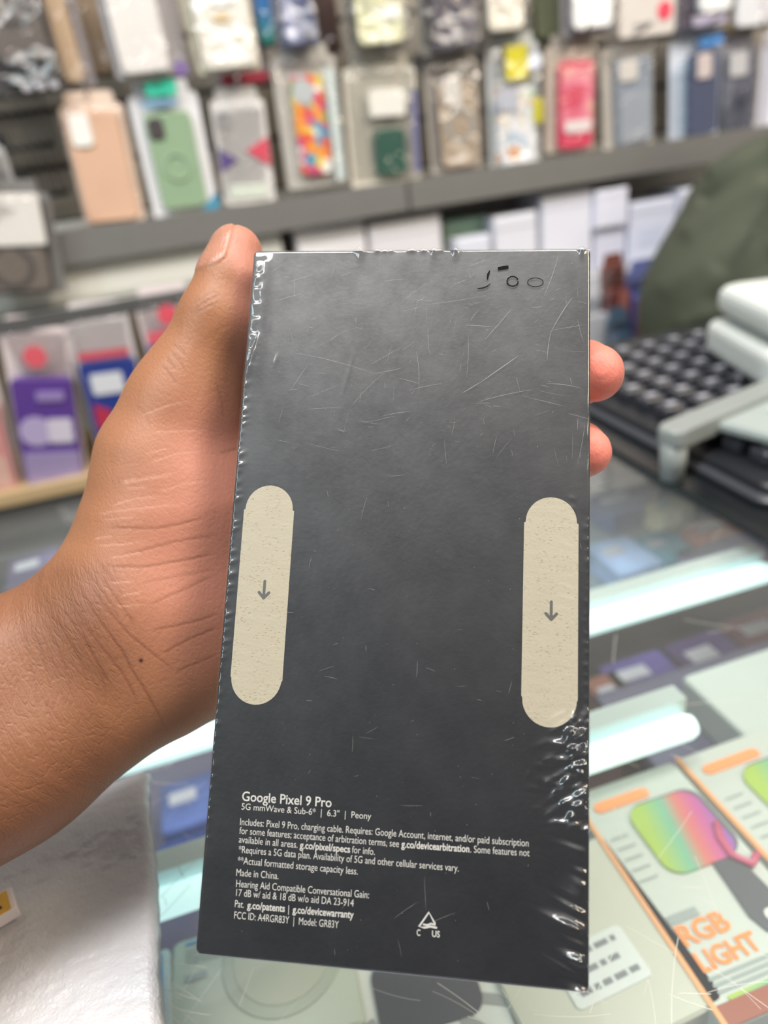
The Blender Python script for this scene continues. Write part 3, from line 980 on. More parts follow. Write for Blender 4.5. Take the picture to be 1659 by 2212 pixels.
def patch(t, name, pts, z, m, th=0.0008):
    slab(pts, z - 0.0002, z + th, 0.0).build(name, m if not isinstance(m, tuple) else paint(m, 0.4), t)


rainbow = ramp_mat('rainbow_panel', [(0.0, (160, 184, 84)), (0.25, (116, 172, 146)), (0.42, (204, 112, 104)), (0.6, (188, 90, 146)), (0.8, (134, 98, 172)), (1.0, (104, 90, 164))], 0.35, 'bands', axis=(0.82, -0.18, 0))


def rgb_face(t, w, h, th):
    z = th
    patch(t, 'edge_band', rrect(0, -h, w * 0.035, 0, 0.001), z, (226, 160, 110))
    patch(t, 'logo_bar', rrect(w * 0.12, -h * 0.135, w * 0.62, -h * 0.085, 0.003), z, (240, 150, 96))
    patch(t, 'panel_print_shadow', rrect(w * 0.34, -h * 0.49, w * 0.97, -h * 0.155, w * 0.14), z, (96, 92, 104), 0.0009)
    patch(t, 'panel_print', rrect(w * 0.32, -h * 0.5, w * 0.93, -h * 0.165, w * 0.14), z, rainbow, 0.0014)
    # dark stand with a round hole
    st = [(w * 0.66, -h * 0.5), (w * 0.62, -h * 0.72), (w * 0.66, -h * 0.79), (w * 0.84, -h * 0.79), (w * 0.9, -h * 0.72), (w * 0.86, -h * 0.5)]
    patch(t, 'stand_print', st, z, (84, 84, 90), 0.0010)
    patch(t, 'stand_hole', disc(w * 0.76, -h * 0.745, w * 0.045), z, (214, 208, 206), 0.0016)
    # magenta cable
    mb = MB()
    pth = [(w * 0.90, -h * 0.36), (w * 0.84, -h * 0.42), (w * 0.82, -h * 0.5), (w * 0.9, -h * 0.56), (w * 1.0, -h * 0.53)]
    mb.tube([(x, y, z + 0.0016) for x, y in pth], 0.0017, 8)
    mb.build('cable_print', paint((196, 90, 120), 0.4), t)
    for s, y, cap, col, x1 in (('RGB', 0.735, 0.072, (240, 140, 70), 0.47), ('LIGHT', 0.83, 0.066, (240, 140, 70), 0.56)):
        mb = MB()
        text_on(mb, s, (w * 0.1, -h * y, z + 0.0006), (1, 0, 0), (0, 1, 0), w * (x1 - 0.1), h * cap, 0.03)
        mb.build('title_lettering', paint(col, 0.4), t)
    mb = MB()
    for k in range(3):
        mb.add([(w * 0.1, -h * (0.862 + 0.022 * k), z + 0.0005), (w * (0.62 - 0.03 * k), -h * (0.862 + 0.022 * k), z + 0.0005), (w * (0.62 - 0.03 * k), -h * (0.850 + 0.022 * k), z + 0.0005), (w * 0.1, -h * (0.850 + 0.022 * k), z + 0.0005)], [(0, 1, 2, 3)])
    mb.add([(w * 0.1, -h * 0.655, z + 0.0005), (w * 0.33, -h * 0.655, z + 0.0005), (w * 0.33, -h * 0.62, z + 0.0005), (w * 0.1, -h * 0.62, z + 0.0005)], [(0, 1, 2, 3)])
    for k in range(5):
        mb.add([(w * 0.09, -h * (0.27 + 0.05 * k), z + 0.0005), (w * 0.24, -h * (0.27 + 0.05 * k), z + 0.0005), (w * 0.24, -h * (0.262 + 0.05 * k), z + 0.0005), (w * 0.09, -h * (0.262 + 0.05 * k), z + 0.0005)], [(0, 1, 2, 3)])
    mb.build('small_print', paint((150, 156, 156), 0.4), t)
    patch(t, 'rainbow_strip', rrect(w * 0.14, -h * 0.932, w, -h * 0.918, 0.001), z, rainbow, 0.0006)
    patch(t, 'brown_band', rrect(w * 0.02, -h, w, -h * 0.932, 0.001), z, (150, 84, 66), 0.0005)


ZR = ZG - 0.045
lying('white carton with orange edge, rainbow panel and orange lettering, nearer the held box', ((1228, 1719), (1452, 1642), (1590, 2216)), ZR, 0.0345, (190, 193, 188), 'light_carton', 'carton', rgb_face)
lying('white carton with rainbow panel at the right border, under the glass', ((1456, 1640), (1684, 1558), (1822, 2130)), ZR - 0.004, 0.0305, (188, 191, 187), 'light_carton', 'carton', rgb_face)
lying('plain pale grey carton under the glass above the rainbow cartons', ((1472, 1462), (1720, 1380), (1590, 1640)), ZR - 0.012, 0.0225, (184, 190, 188), 'plain_carton', 'carton')


def label_face(t, w, h, th):
    patch(t, 'white_label', rrect(w * 0.30, -h * 0.78, w * 0.74, -h * 0.5, 0.002), th, (206, 208, 208))
    mb = MB()
    rr = random.Random(9)
    for k in range(3):
        x = w * 0.35
        yy = -h * (0.565 + 0.085 * k)
        while x < w * (0.66 - 0.03 * (k == 1) + 0.05 * (k == 2)):
            l = rr.uniform(0.002, 0.006)
            mb.add([(x, yy, th + 0.0009), (x + l, yy, th + 0.0009), (x + l, yy + h * 0.03, th + 0.0009), (x, yy + h * 0.03, th + 0.0009)], [(0, 1, 2, 3)])
            x += l + 0.0012
    mb.build('label_print', paint((120, 122, 126), 0.5), t)


lying('cream carton with a white printed label, below the held box at right', ((985, 1935), (1300, 1800), (1240, 2330)), ZR, 0.0345, (190, 188, 176), 'labelled_carton', 'carton', label_face)


def round_face(t, w, h, th):
    patch(t, 'round_print_rim', disc(w * 0.62, -h * 0.36, w * 0.33, 40), th, (176, 180, 170))
    patch(t, 'round_print', disc(w * 0.62, -h * 0.36, w * 0.27, 40), th, (184, 184, 172), 0.0012)
    mb = MB()
    for k in range(4):
        mb.add([(w * 0.08, -h * (0.12 + 0.035 * k), th + 0.0006), (w * 0.32, -h * (0.12 + 0.035 * k), th + 0.0006), (w * 0.32, -h * (0.108 + 0.035 * k), th + 0.0006), (w * 0.08, -h * (0.108 + 0.035 * k), th + 0.0006)], [(0, 1, 2, 3)])
    mb.add([(w * 0.08, -h * 0.36, th + 0.0006), (w * 0.2, -h * 0.36, th + 0.0006), (w * 0.2, -h * 0.31, th + 0.0006), (w * 0.08, -h * 0.31, th + 0.0006)], [(0, 1, 2, 3)])
    mb.build('small_print', paint((160, 166, 172), 0.5), t)
    patch(t, 'blue_mark', rrect(w * 0.08, -h * 0.07, w * 0.17, -h * 0.05, 0.001), th, (110, 160, 214))


lying('white carton with a large round print, below the held box at left', ((372, 2036), (740, 1930), (395, 2330)), ZR, 0.0345, (192, 196, 186), 'round_print_carton', 'carton', round_face)
lying('slim white carton with a blue edge beside the round print carton', ((338, 2052), (366, 2042), (352, 2330)), ZR + 0.002, 0.0365, (216, 220, 222), 'slim_carton', 'carton', lambda t, w, h, th: patch(t, 'blue_edge', rrect(0, -h, w * 0.45, -h * 0.05, 0.001), th, (96, 160, 220)))


def charger_face(t, w, h, th):
    for k in range(7):
        a = math.radians(200 + 23 * k)
        cx, cy = w * 0.5, -h * 0.35
        x0, y0 = cx + math.cos(a) * w * 0.3, cy + math.sin(a) * w * 0.3
        x1, y1 = cx + math.cos(a) * w * 0.62, cy + math.sin(a) * w * 0.62
        nx, ny = -math.sin(a) * w * 0.03, math.cos(a) * w * 0.03
        patch(t, 'ray_print', [(x0 - nx, y0 - ny), (x1 - nx, y1 - ny), (x1 + nx, y1 + ny), (x0 + nx, y0 + ny)], th, (150, 150, 152), 0.0006)
    patch(t, 'adapter_print', rrect(w * 0.24, -h * 0.62, w * 0.86, -h * 0.08, 0.006), th, (74, 74, 84), 0.0012)


lying('white carton printed with a dark adapter, below the middle of the held box', ((712, 2092), (1040, 1995), (770, 2420)), ZR - 0.003, 0.0315, (212, 212, 210), 'adapter_carton', 'carton', charger_face)

# deeper goods on the case shelf
goods = [
    ('purple packet under the glass between the tubes, near the held box', (1290, 1440), (1420, 1400), (1330, 1540), (92, 80, 150)),
    ('dark violet packet under the glass, middle of the strip between the tubes', (1430, 1395), (1545, 1355), (1480, 1520), (84, 66, 122)),
    ('brown red packet under the glass at the right border', (1550, 1345), (1680, 1305), (1590, 1440), (130, 72, 88)),
    ('orange brown packet under the glass beside the held box edge', (1255, 1470), (1330, 1446), (1290, 1590), (150, 96, 84)),
    ('navy packet under the glass above the lower tube', (1340, 1500), (1440, 1470), (1380, 1585), (60, 70, 124)),
    ('teal and blue packet under the glass above the upper tube', (1362, 1165), (1438, 1142), (1385, 1232), (70, 130, 152)),
    ('lavender packet under the glass right above the upper tube', (1452, 1196), (1610, 1148), (1470, 1238), (170, 156, 206)),
    ('orange red packet under the glass below the black mat', (1470, 1140), (1580, 1106), (1490, 1182), (196, 108, 88)),
    ('dark blue packet under the glass next to the held box', (1262, 1078), (1372, 1044), (1278, 1130), (56, 76, 116)),
    ('pale blue packet under the glass at the held box edge', (1262, 1180), (1350, 1154), (1280, 1262), (136, 158, 196)),
    ('blue packet under the glass left of the held box', (345, 1700), (470, 1660), (360, 1800), (70, 86, 140)),
    ('deep blue packet under the glass lower left of the held box', (338, 1830), (470, 1786), (350, 1900), (56, 76, 140)),
    ('dim violet packet under the glass, far left behind the wrist', (20, 1210), (130, 1180), (30, 1270), (84, 78, 112)),
    ('beige strip shaped packet under the glass by the black mat', (1382, 1086), (1452, 1064), (1404, 1124), (196, 178, 146)),
]
for lab, a, b, c, col in goods:
    zt_ = ZC + 0.030
    if a[0] > 1200 and a[1] < 1290:      # these lie on the raised rear shelf
        lying(lab, (a, b, c), ZG - 0.079, 0.02, ramp_mat('goods_%d_%d_%d' % col, [(0.35, tuple(int(x * 0.8) for x in col)), (0.5, col), (0.66, tuple(min(255, int(x * 1.25 + 10)) for x in col))], 0.3, 'noise', 14), 'accessory_packet', 'packet',
              lambda t, w, h, th: patch(t, 'printed_label', rrect(w * 0.15, -h * 0.5, w * 0.6, -h * 0.25, 0.001), th, (176, 176, 190)))
        continue
    if a[0] > 1200:
        zt_ = ZG - 0.115
    while zt_ < 0.975 and max(at_z(a[0], a[1], zt_)[1], at_z(b[0], b[1], zt_)[1]) > 0.53:
        zt_ += 0.005
    lying(lab, (a, b, c), zt_, zt_ - ZC - 0.001, ramp_mat('goods_%d_%d_%d' % col, [(0.35, tuple(int(x * 0.8) for x in col)), (0.5, col), (0.66, tuple(min(255, int(x * 1.25 + 10)) for x in col))], 0.3, 'noise', 14), 'accessory_packet', 'packet',
          lambda t, w, h, th: patch(t, 'printed_label', rrect(w * 0.15, -h * 0.5, w * 0.6, -h * 0.25, 0.001), th, (176, 176, 190)))

# ------------------------------------------------------------------ white foam on a carton, lower left
zf = ZG + 0.03
a = Vector(at_z(318, 1652, zf))
b = Vector(at_z(352, 2260, zf))
dv = (a - b).normalized()
sv = Vector((-dv.y, dv.x, 0))
L0 = (a - b).length
nu, nv = 150, 170
wfoam = 0.15
vs = []
rng = np.random.default_rng(5)


def sm_noise(shape, cells, seed):
    r = np.random.default_rng(seed)
    g = r.random((cells[0] + 2, cells[1] + 2))
    y = np.linspace(0, cells[0], shape[0])
    x = np.linspace(0, cells[1], shape[1])
    yi, xi = y.astype(int), x.astype(int)
    fy, fx = (y - yi)[:, None], (x - xi)[None, :]
    fy, fx = fy * fy * (3 - 2 * fy), fx * fx * (3 - 2 * fx)
    A = g[yi][:, xi]
    B = g[yi][:, xi + 1]
    D_ = g[yi + 1][:, xi]
    E_ = g[yi + 1][:, xi + 1]
    return (A * (1 - fx) + B * fx) * (1 - fy) + (D_ * (1 - fx) + E_ * fx) * fy


N1 = sm_noise((nv, nu), (5, 4), 1) * 0.006 + sm_noise((nv, nu), (60, 50), 2) * 0.0005
for i in range(nv):
    for j in range(nu):
        s, q = i / (nv - 1), j / (nu - 1)
        edge = min(q, 1 - q, s, 1 - s)
        drop = 0.004 * max(0, 1 - edge / 0.02) ** 2
        wob = 0.00012 * math.sin(s * 70) * max(0, 1 - q / 0.03)
        P = b + dv * (L0 * s) + sv * (wfoam * q + wob)
        vs.append((P.x, P.y, zf + N1[i, j] - drop - 0.004))
fs = [(i * nu + j, (i + 1) * nu + j, (i + 1) * nu + j + 1, i * nu + j + 1) for i in range(nv - 1) for j in range(nu - 1)]
fm = mat('white_foam', (190, 188, 191), 0.28, var=0.03, scale=300, bump=0.5, bscale=900)
fm.node_tree.nodes['Principled BSDF'].inputs['Coat Weight'].default_value = 0.4
fm.node_tree.nodes['Principled BSDF'].inputs['Coat Roughness'].default_value = 0.15
mb = MB().add(vs, fs, True)
foam = mb.build('foam_sheet', fm)
sol = foam.modifiers.new('thickness', 'SOLIDIFY')
sol.thickness = 0.006
tag(foam, 'sheet of white packing foam, lower left under the forearm', 'foam sheet')
cc = b + dv * (L0 * 0.42) + sv * (wfoam * 0.55)
ct = thing('white_carton', 'white carton under the packing foam sheet at the lower left', 'carton', (cc.x, cc.y, ZG), (0, 0, math.atan2(dv.y, dv.x)))
MB().box(-L0 * 0.34, -wfoam * 0.36, 0.0, L0 * 0.34, wfoam * 0.36, zf - ZG - 0.0105).build('carton', paint((220, 220, 222), 0.5), ct)
MB().box(-L0 * 0.34, -wfoam * 0.04, zf - ZG - 0.0108, L0 * 0.34, wfoam * 0.04, zf - ZG - 0.0102).build('tape', paint((200, 180, 140), 0.3), ct)

# small gold printed card on the foam at the left border
q = at_z(2, 1958, zf + 0.004)
gc = thing('gold_card', 'small gold and white printed card lying on the foam, left border', 'card', (float(q[0]), float(q[1]), zf + 0.001), (0, 0, 0.35))
slab(rrect(-0.028, -0.0045, 0.004, 0.0045, 0.0006), 0.0, 0.004, 0.0003).build('card', paint((216, 206, 206), 0.35), gc)
slab(rrect(-0.026, -0.004, 0.0026, 0.0036, 0.0004), 0.0039, 0.0043, 0.0).build('gold_face', mat('gold_print', (206, 160, 60), 0.35, metal=0.3, var=0.2, scale=400), gc)
slab(rrect(-0.004, -0.0022, 0.0004, -0.0012, 0.0002), 0.0043, 0.0045, 0.0).build('black_mark', paint((40, 36, 30), 0.5), gc)
# ------------------------------------------------------------------ the held phone box (local frame in metres: x right, y up, z out of the face)
BT = np.array([0.00456784, 0.01640234, 0.16652134])
BU = np.array([0.91821808, -0.38179609, -0.10539122])   # world directions of the face's axes
BV = np.array([0.30720813, 0.52717695, 0.79228002])
BN = np.cross(BU, BV)
BU, BV, BN = BU / np.linalg.norm(BU), BV / np.linalg.norm(BV), BN / np.linalg.norm(BN)
BO = O + R @ BT
BW, BH, BD = 0.0854, 0.1684, 0.030


def on_face(px, py, w=0.0):
    """point of the plane z = w (box frame) seen along that ray"""
    d = ray(px, py)
    P = O + d * ((BN @ (BO - O) + w) / (BN @ d))
    q = P - BO
    return np.array([BU @ q, BV @ q, BN @ q])


bx = thing('phone_box', 'sealed dark grey phone box held upright in the hand, white print on its back', 'box')
MW = Matrix.Identity(4)
for i in range(3):
    MW[i][0], MW[i][1], MW[i][2], MW[i][3] = BU[i], BV[i], BN[i], BO[i]
bx.matrix_world = MW


def face_prism(pts, z0, z1, ch=0.0):
    mb = MB().prism([(p[0], p[1]) for p in pts], -z1, -z0, ch)
    mb.v = [(x, z, -y) for x, y, z in mb.v]
    return mb


w, h = BW / 2, BH / 2
paper = mat('charcoal_paper', (18, 19, 24), 0.5, var=0.05, scale=60, bump=0.06, bscale=900)
face_prism(rrect(-w, -h, w, h, 0.0012), -BD + 0.002, 0.0, 0.0006).build('lid', paper, bx)
face_prism(rrect(-w - 0.0003, -h - 0.0010, w + 0.0003, h + 0.0005, 0.0012), -BD, -0.0022, 0.0004).build('base_tray', mat('tray_paper', (190, 190, 188), 0.5), bx)

# pull tabs of bare recycled board with printed arrows
board = mat('recycled_board', (160, 152, 133), 0.75, var=0.13, scale=420, bump=0.12, bscale=1500)
nt = board.node_tree
mpn = nt.nodes.new('ShaderNodeMapping')
mpn.inputs['Scale'].default_value = (0.35, 1.6, 1.0)
nzn = [n for n in nt.nodes if n.type == 'TEX_NOISE'][0]
tcn = [n for n in nt.nodes if n.type == 'TEX_COORD'][0]
nt.links.new(tcn.outputs['Object'], mpn.inputs[0])
nt.links.new(mpn.outputs[0], nzn.inputs['Vector'])
nzn.inputs['Detail'].default_value = 8
nzn.inputs['Roughness'].default_value = 0.75
sp = nt.nodes.new('ShaderNodeTexVoronoi')
sp.inputs['Scale'].default_value = 1900
nt.links.new(mpn.outputs[0], sp.inputs['Vector'])
lt = nt.nodes.new('ShaderNodeMath')
lt.operation = 'LESS_THAN'
lt.inputs[1].default_value = 0.22
nt.links.new(sp.outputs['Distance'], lt.inputs[0])
n3 = nt.nodes.new('ShaderNodeTexNoise')
n3.inputs['Scale'].default_value = 260
nt.links.new(tcn.outputs['Object'], n3.inputs['Vector'])
gt = nt.nodes.new('ShaderNodeMath')
gt.operation = 'GREATER_THAN'
gt.inputs[1].default_value = 0.5
nt.links.new(n3.outputs['Fac'], gt.inputs[0])
mu = nt.nodes.new('ShaderNodeMath')
mu.operation = 'MULTIPLY'
nt.links.new(lt.outputs[0], mu.inputs[0])
nt.links.new(gt.outputs[0], mu.inputs[1])
mxb = nt.nodes.new('ShaderNodeMix')
mxb.data_type = 'RGBA'
mxb.inputs[7].default_value = rgb((134, 116, 88))
old = [n for n in nt.nodes if n.type == 'MIX'][0]
nt.links.new(mu.outputs[0], mxb.inputs[0])
nt.links.new(old.outputs[2], mxb.inputs[6])
nt.links.new(mxb.outputs[2], nt.nodes['Principled BSDF'].inputs['Base Color'])
arrow_ink = mat('arrow_ink', (74, 74, 72), 0.6)
for side, cu, vt, vb, sh in (('left', -0.03345, 0.0221, -0.0299, 0.0), ('right', 0.03385, 0.0212, -0.0309, 0.0004)):
    bw, rt, rb = 0.00622, 0.00585, 0.0060
    st = vt - rt + 0.0003
    sb = vb + rb + sh
    pts = []
    for k in range(19):
        a = math.radians(180 - 10 * k)
        pts.append((cu + rt * math.cos(a), vt - rt + rt * math.sin(a)))
    pts = pts[::-1]          # right to left, counter-clockwise
    pts += [(cu - rt, st - 0.0004), (cu - bw, st - 0.0006), (cu - bw, sb + 0.0002), (cu - rb, sb - 0.0002)]
    for k in range(1, 18):
        a = math.radians(180 + 10 * k)
        pts.append((cu + rb * math.cos(a), vb + rb + rb * math.sin(a)))
    pts += [(cu + rb, sb - 0.0006), (cu + bw, sb - 0.0002), (cu + bw, st - 0.0006), (cu + rt, st - 0.0004)]
    tabo = face_prism(pts, -0.0004, 0.00012).build('pull_tab', board, bx)
    tabo['label'] = 'bare beige board pull tab with a down arrow, %s side of the box back' % side
    # arrow: shaft and two barbs as one outline mesh
    au, av = (cu + 0.0003, -0.0030) if side == 'left' else (cu + 0.0002, -0.0049)
    am = MB()

    def bar(p, q, r):
        d = Vector((q[0] - p[0], q[1] - p[1]))
        a0 = math.atan2(d.y, d.x)
        out = []
        for k in range(9):
            a = a0 + math.radians(90 + 22.5 * k)
            out.append((p[0] + r * math.cos(a), p[1] + r * math.sin(a)))
        for k in range(9):
            a = a0 + math.radians(-90 + 22.5 * k)
            out.append((q[0] + r * math.cos(a), q[1] + r * math.sin(a)))
        return out
    tip = (au, av - 0.0022)
    for q, e in (((au, av + 0.0018), 0), ((au - 0.0012, av - 0.0009), 1), ((au + 0.0012, av - 0.0009), 2)):
        o_ = bar(q, tip, 0.00033)
        am.add([(x, y, 0.00016 + 0.00001 * e) for x, y in o_], [tuple(range(len(o_)))])
    am.build('arrow_print', arrow_ink, tabo)

# printed lettering
INK = mat('white_ink', (182, 180, 175), 0.6)
text = MB()


def line(s, p, q, cap, bold=0.0):
    a, b = on_face(*p), on_face(*q)
    d = (b - a)
    L_ = np.linalg.norm(d)
    ex_ = d / L_
    ez_ = np.array([-ex_[1], ex_[0], 0])
    text_on(text, s, (a[0], a[1], 0.00015), tuple(ex_), tuple(ez_), L_, cap, bold)


mm = 0.001
line('Google Pixel 9 Pro', (522.3, 1729.5), (715.5, 1743.5), 2.05 * mm, 0.012)
line('5G mmWave & Sub-6*  |  6.3"  |  Peony', (521.2, 1748.6), (801, 1769.5), 1.4 * mm)
line('Includes: Pixel 9 Pro, charging cable. Requires: Google Account, internet, and/or paid subscription', (518, 1782), (1141, 1828), 1.5 * mm)
line('for some features; acceptance of arbitration terms, see', (516.5, 1801), (861, 1829.5), 1.5 * mm)
line('g.co/devicearbitration', (866, 1830), (1013, 1840.5), 1.5 * mm, 0.022)
line('. Some features not', (1015, 1840.7), (1143, 1849), 1.5 * mm)
line('available in all areas.', (515.4, 1820), (642, 1831.5), 1.5 * mm)
line('g.co/pixel/specs', (646.7, 1832), (755.6, 1841.5), 1.5 * mm, 0.022)
line('for info.', (759.5, 1842), (808.8, 1846.5), 1.5 * mm)
line('*Requires a 5G data plan. Availability of 5G and other cellular services vary.', (514.7, 1841.7), (990, 1882), 1.5 * mm)
line('**Actual formatted storage capacity less.', (512.5, 1865.5), (772, 1889), 1.5 * mm)
line('Made in China.', (509.7, 1891.6), (600.9, 1899), 1.5 * mm)
line('Hearing Aid Compatible Conversational Gain:', (509.3, 1915.5), (796, 1940), 1.5 * mm)
line('17 dB w/ aid & 18 dB w/o aid DA 23-914', (509.3, 1935), (763, 1957.8), 1.5 * mm)
line('Pat.', (506.5, 1959), (526, 1961), 1.5 * mm)
line('g.co/patents', (533, 1962), (614.5, 1969.5), 1.5 * mm, 0.022)
line('|', (622, 1970.5), (623.5, 1970.6), 1.5 * mm)
line('g.co/devicewarranty', (631, 1971.5), (763, 1983), 1.5 * mm, 0.022)
line('FCC ID: A4RGR83Y  |  Model: GR83Y', (505, 1983.8), (730.6, 2004.6), 1.5 * mm)
line('C', (899, 2020), (907, 2020.6), 1.25 * mm, 0.02)
line('US', (932, 2022.5), (949, 2024), 1.25 * mm, 0.02)
# triangular test mark


def stroke(mbx, pts, r, z=0.00016):
    P = [on_face(*p) for p in pts]
    n = len(P)
    vs = []
    for i, p in enumerate(P):
        a, b = P[max(i - 1, 0)], P[min(i + 1, n - 1)]
        d = b - a
        d = d / (np.linalg.norm(d) + 1e-12)
        nx, ny = -d[1], d[0]
        rr = r[i] if isinstance(r, (list, tuple)) else r
        vs += [(p[0] - nx * rr, p[1] - ny * rr, z), (p[0] + nx * rr, p[1] + ny * rr, z)]
    mbx.add(vs, [(2 * i + 1, 2 * i, 2 * i + 2, 2 * i + 3) for i in range(n - 1)])


stroke(text, [(939, 1995), (925.5, 1970), (904, 2001), (916, 2003), (929, 2000.5), (943, 2003.5)], 0.22 * mm)
stroke(text, [(913, 1996), (922, 1997.5), (930, 1994.5), (940, 1997)], 0.2 * mm)
text.build('back_print', INK, bx)
# hand written price in black marker, half rubbed off
mk = MB()
stroke(mk, [(1076, 582), (1088, 579), (1099, 578)], [0.35 * mm, 0.42 * mm, 0.4 * mm], 0.00044)
stroke(mk, [(1059, 586), (1055, 594), (1053.5, 605)], [0.12 * mm, 0.26 * mm, 0.14 * mm], 0.00044)
stroke(mk, [(1032, 625), (1044, 623.5), (1053, 620), (1060, 614)], [0.1 * mm, 0.15 * mm, 0.14 * mm, 0.06 * mm], 0.00044)
stroke(mk, [(1108 + 12 * math.cos(a), 609 + 10.5 * math.sin(a)) for a in [2 * math.pi * k / 20 for k in range(20)]], 0.15 * mm, 0.00044)
stroke(mk, [(1157 + 17 * math.cos(a), 611 + 9.5 * math.sin(a)) for a in [2 * math.pi * k / 20 for k in range(21)]], 0.08 * mm, 0.00044)
mko = mk.build('marker_writing', mat('marker_ink', (20, 20, 21), 0.9), bx)

MATS['marker_ink'].node_tree.nodes['Principled BSDF'].inputs['Specular IOR Level'].default_value = 0.1
# shrink wrap film: a fine sheet over the face with gathers along its edges
nu, nv = 240, 420
U = np.linspace(-w - 0.0002, w + 0.0002, nu)
V = np.linspace(-h - 0.0002, h + 0.0002, nv)
UU, VV = np.meshgrid(U, V)
Z = np.full(UU.shape, 0.0003)
rng = np.random.default_rng(11)


def gather(u0, sgn, v0, v1, pitch, length, amp, tilt=0.25):
    """small puckers that run in from an edge at u0"""
    global Z
    v = v0
    while v < v1:
        l = length * rng.uniform(0.5, 1.5)
        wd = pitch * rng.uniform(0.16, 0.36)
        a = amp * rng.uniform(0.5, 1.3)
        s = (UU - u0) * sgn
        c = VV - v - s * tilt * rng.uniform(0.5, 1.4)
        q_ = np.clip(s, 0, None) / (0.45 * l)
        m = np.exp(-(c / wd) ** 2) * q_ * np.exp(0.5 * (1 - q_ ** 2)) * (q_ < 6)
        Z += a * m
        v += pitch * rng.uniform(0.6, 1.4)


gather(w, -1, -h, -0.031, 0.0034, 0.0060, 0.00105, 0.30)
gather(w, -1, -h, -0.045, 0.0060, 0.0075, 0.0009, 0.25)
gather(w, -1, -0.047, -0.030, 0.0019, 0.0065, 0.00050, -0.5)
gather(w, -1, -0.031, 0.018, 0.0021, 0.0012, 0.00022, 0.3)
gather(0.0397, -1, -0.026, 0.022, 0.0021, 0.0035, 0.00016, 0.35)
gather(w, -1, 0.018, 0.045, 0.008, 0.0032, 0.00022, 0.6)
gather(-w, 1, -0.02, 0.055, 0.0022, 0.0016, 0.00030, 0.3)
gather(-w, 1, -0.06, -0.02, 0.0024, 0.0012, 0.00022, 0.3)
# loose pocket of film at the upper left edge and long soft creases
su = UU + w
prof = np.where(su < 0.0034, su * 0.225, 0.000765 * np.exp(-((su - 0.0034) / 0.0016) ** 2))
prof = prof + 0.00016 * np.sin(su * 1400) * np.exp(-(su / 0.004) ** 2)
pk = 1 / (1 + np.exp(-(VV - 0.050) / 0.0016)) / (1 + np.exp((VV - 0.0815) / 0.0008))
crk = np.zeros(UU.shape)
for k in range(120):
    cu_, cv_ = rng.uniform(0, 0.0036), rng.uniform(0.052, 0.081)
    if 0.062 < cv_ < 0.072 and rng.random() < 0.8:
        continue
    rr_ = rng.uniform(0.0003, 0.0007)
    an_ = rng.uniform(0, 3.14)
    da, db = (su - cu_) * math.cos(an_) + (VV - cv_) * math.sin(an_), -(su - cu_) * math.sin(an_) + (VV - cv_) * math.cos(an_)
    crk += rng.uniform(-0.5, 1) * 0.00012 * np.exp(-(da / rr_) ** 2 - (db / (2.5 * rr_)) ** 2)
fac_ = (VV / 0.0041) % 1.0
prof = prof + 0.00028 * np.where(fac_ < 0.8, fac_ / 0.8, (1 - fac_) / 0.2) * np.exp(-(su / 0.0034) ** 4) * np.clip(su / 0.0006, 0, 1)
Z += pk * (prof + crk)
# crumpled film at the lower right corner of the right pull tab
for k in range(150):
    cu_, cv_ = w - abs(rng.normal(0, 0.0042)), rng.uniform(-0.052, -0.027)
    rr_ = rng.uniform(0.0003, 0.0008)
    an_ = 0.6 + rng.normal(0, 0.45)
    da, db = (UU - cu_) * math.cos(an_) + (VV - cv_) * math.sin(an_), -(UU - cu_) * math.sin(an_) + (VV - cv_) * math.cos(an_)
    Z += rng.uniform(0.3, 1.2) * 0.00036 * np.exp(-(db / rr_) ** 2 - (da / (2.8 * rr_)) ** 2)
for (pa, pb, wd, am_) in (((592, 800), (603, 760), 0.00045, 0.00016), ((740, 860), (766, 760), 0.00040, 0.00012), ((583, 685), (584, 722), 0.0004, 0.00012), ((530, 830), (566, 720), 0.0006, 0.0004)):
    A_, B_ = on_face(*pa), on_face(*pb)
    d = B_[:2] - A_[:2]
    tt_ = np.clip(((UU - A_[0]) * d[0] + (VV - A_[1]) * d[1]) / (d @ d), 0, 1)
    ds = np.hypot(UU - A_[0] - tt_ * d[0], VV - A_[1] - tt_ * d[1])
    Z += am_ * np.exp(-(ds / wd) ** 2) * np.sin(np.pi * np.clip(tt_, 0.02, 0.98))
for k in range(26):   # soft rolling of the sheet along the borders
    v = rng.uniform(-h, h)
    Z += 0.00005 * np.sin((VV - v) * rng.uniform(120, 260)) * np.exp(-((w - np.abs(UU)) / 0.007) ** 2) / 6
# top edge nibbles
for k in range(16):
    u = rng.uniform(-0.016, 0.012)
    Z += 0.0004 * np.exp(-((UU - u) / 0.0006) ** 2) * np.exp(-((h - VV) / 0.0009) ** 2)
for (u, am_) in ((-0.0145, 0.0007), (0.0095, 0.0008), (0.004, 0.0006), (0.0405, 0.0009)):
    Z += am_ * np.exp(-((UU - u) / 0.0008) ** 2) * np.exp(-((h - VV) / 0.0024) ** 2)
edge = np.minimum(w - np.abs(UU), h - np.abs(VV))
Z -= 0.0006 * np.clip(1 - edge / 0.0006, 0, 1) ** 2
vs = np.stack([UU, VV, Z], -1).reshape(-1, 3)
ii = np.arange(nv - 1)[:, None] * nu + np.arange(nu - 1)[None, :]
ii = ii.ravel()
fs = np.stack([ii, ii + 1, ii + nu + 1, ii + nu], 1)
film = bpy.data.materials.new('shrink_film')
film.use_nodes = True
nt = film.node_tree
nt.nodes.clear()
out = nt.nodes.new('ShaderNodeOutputMaterial')
tr = nt.nodes.new('ShaderNodeBsdfTransparent')
g1 = nt.nodes.new('ShaderNodeBsdfGlossy')
g1.inputs['Roughness'].default_value = 0.06
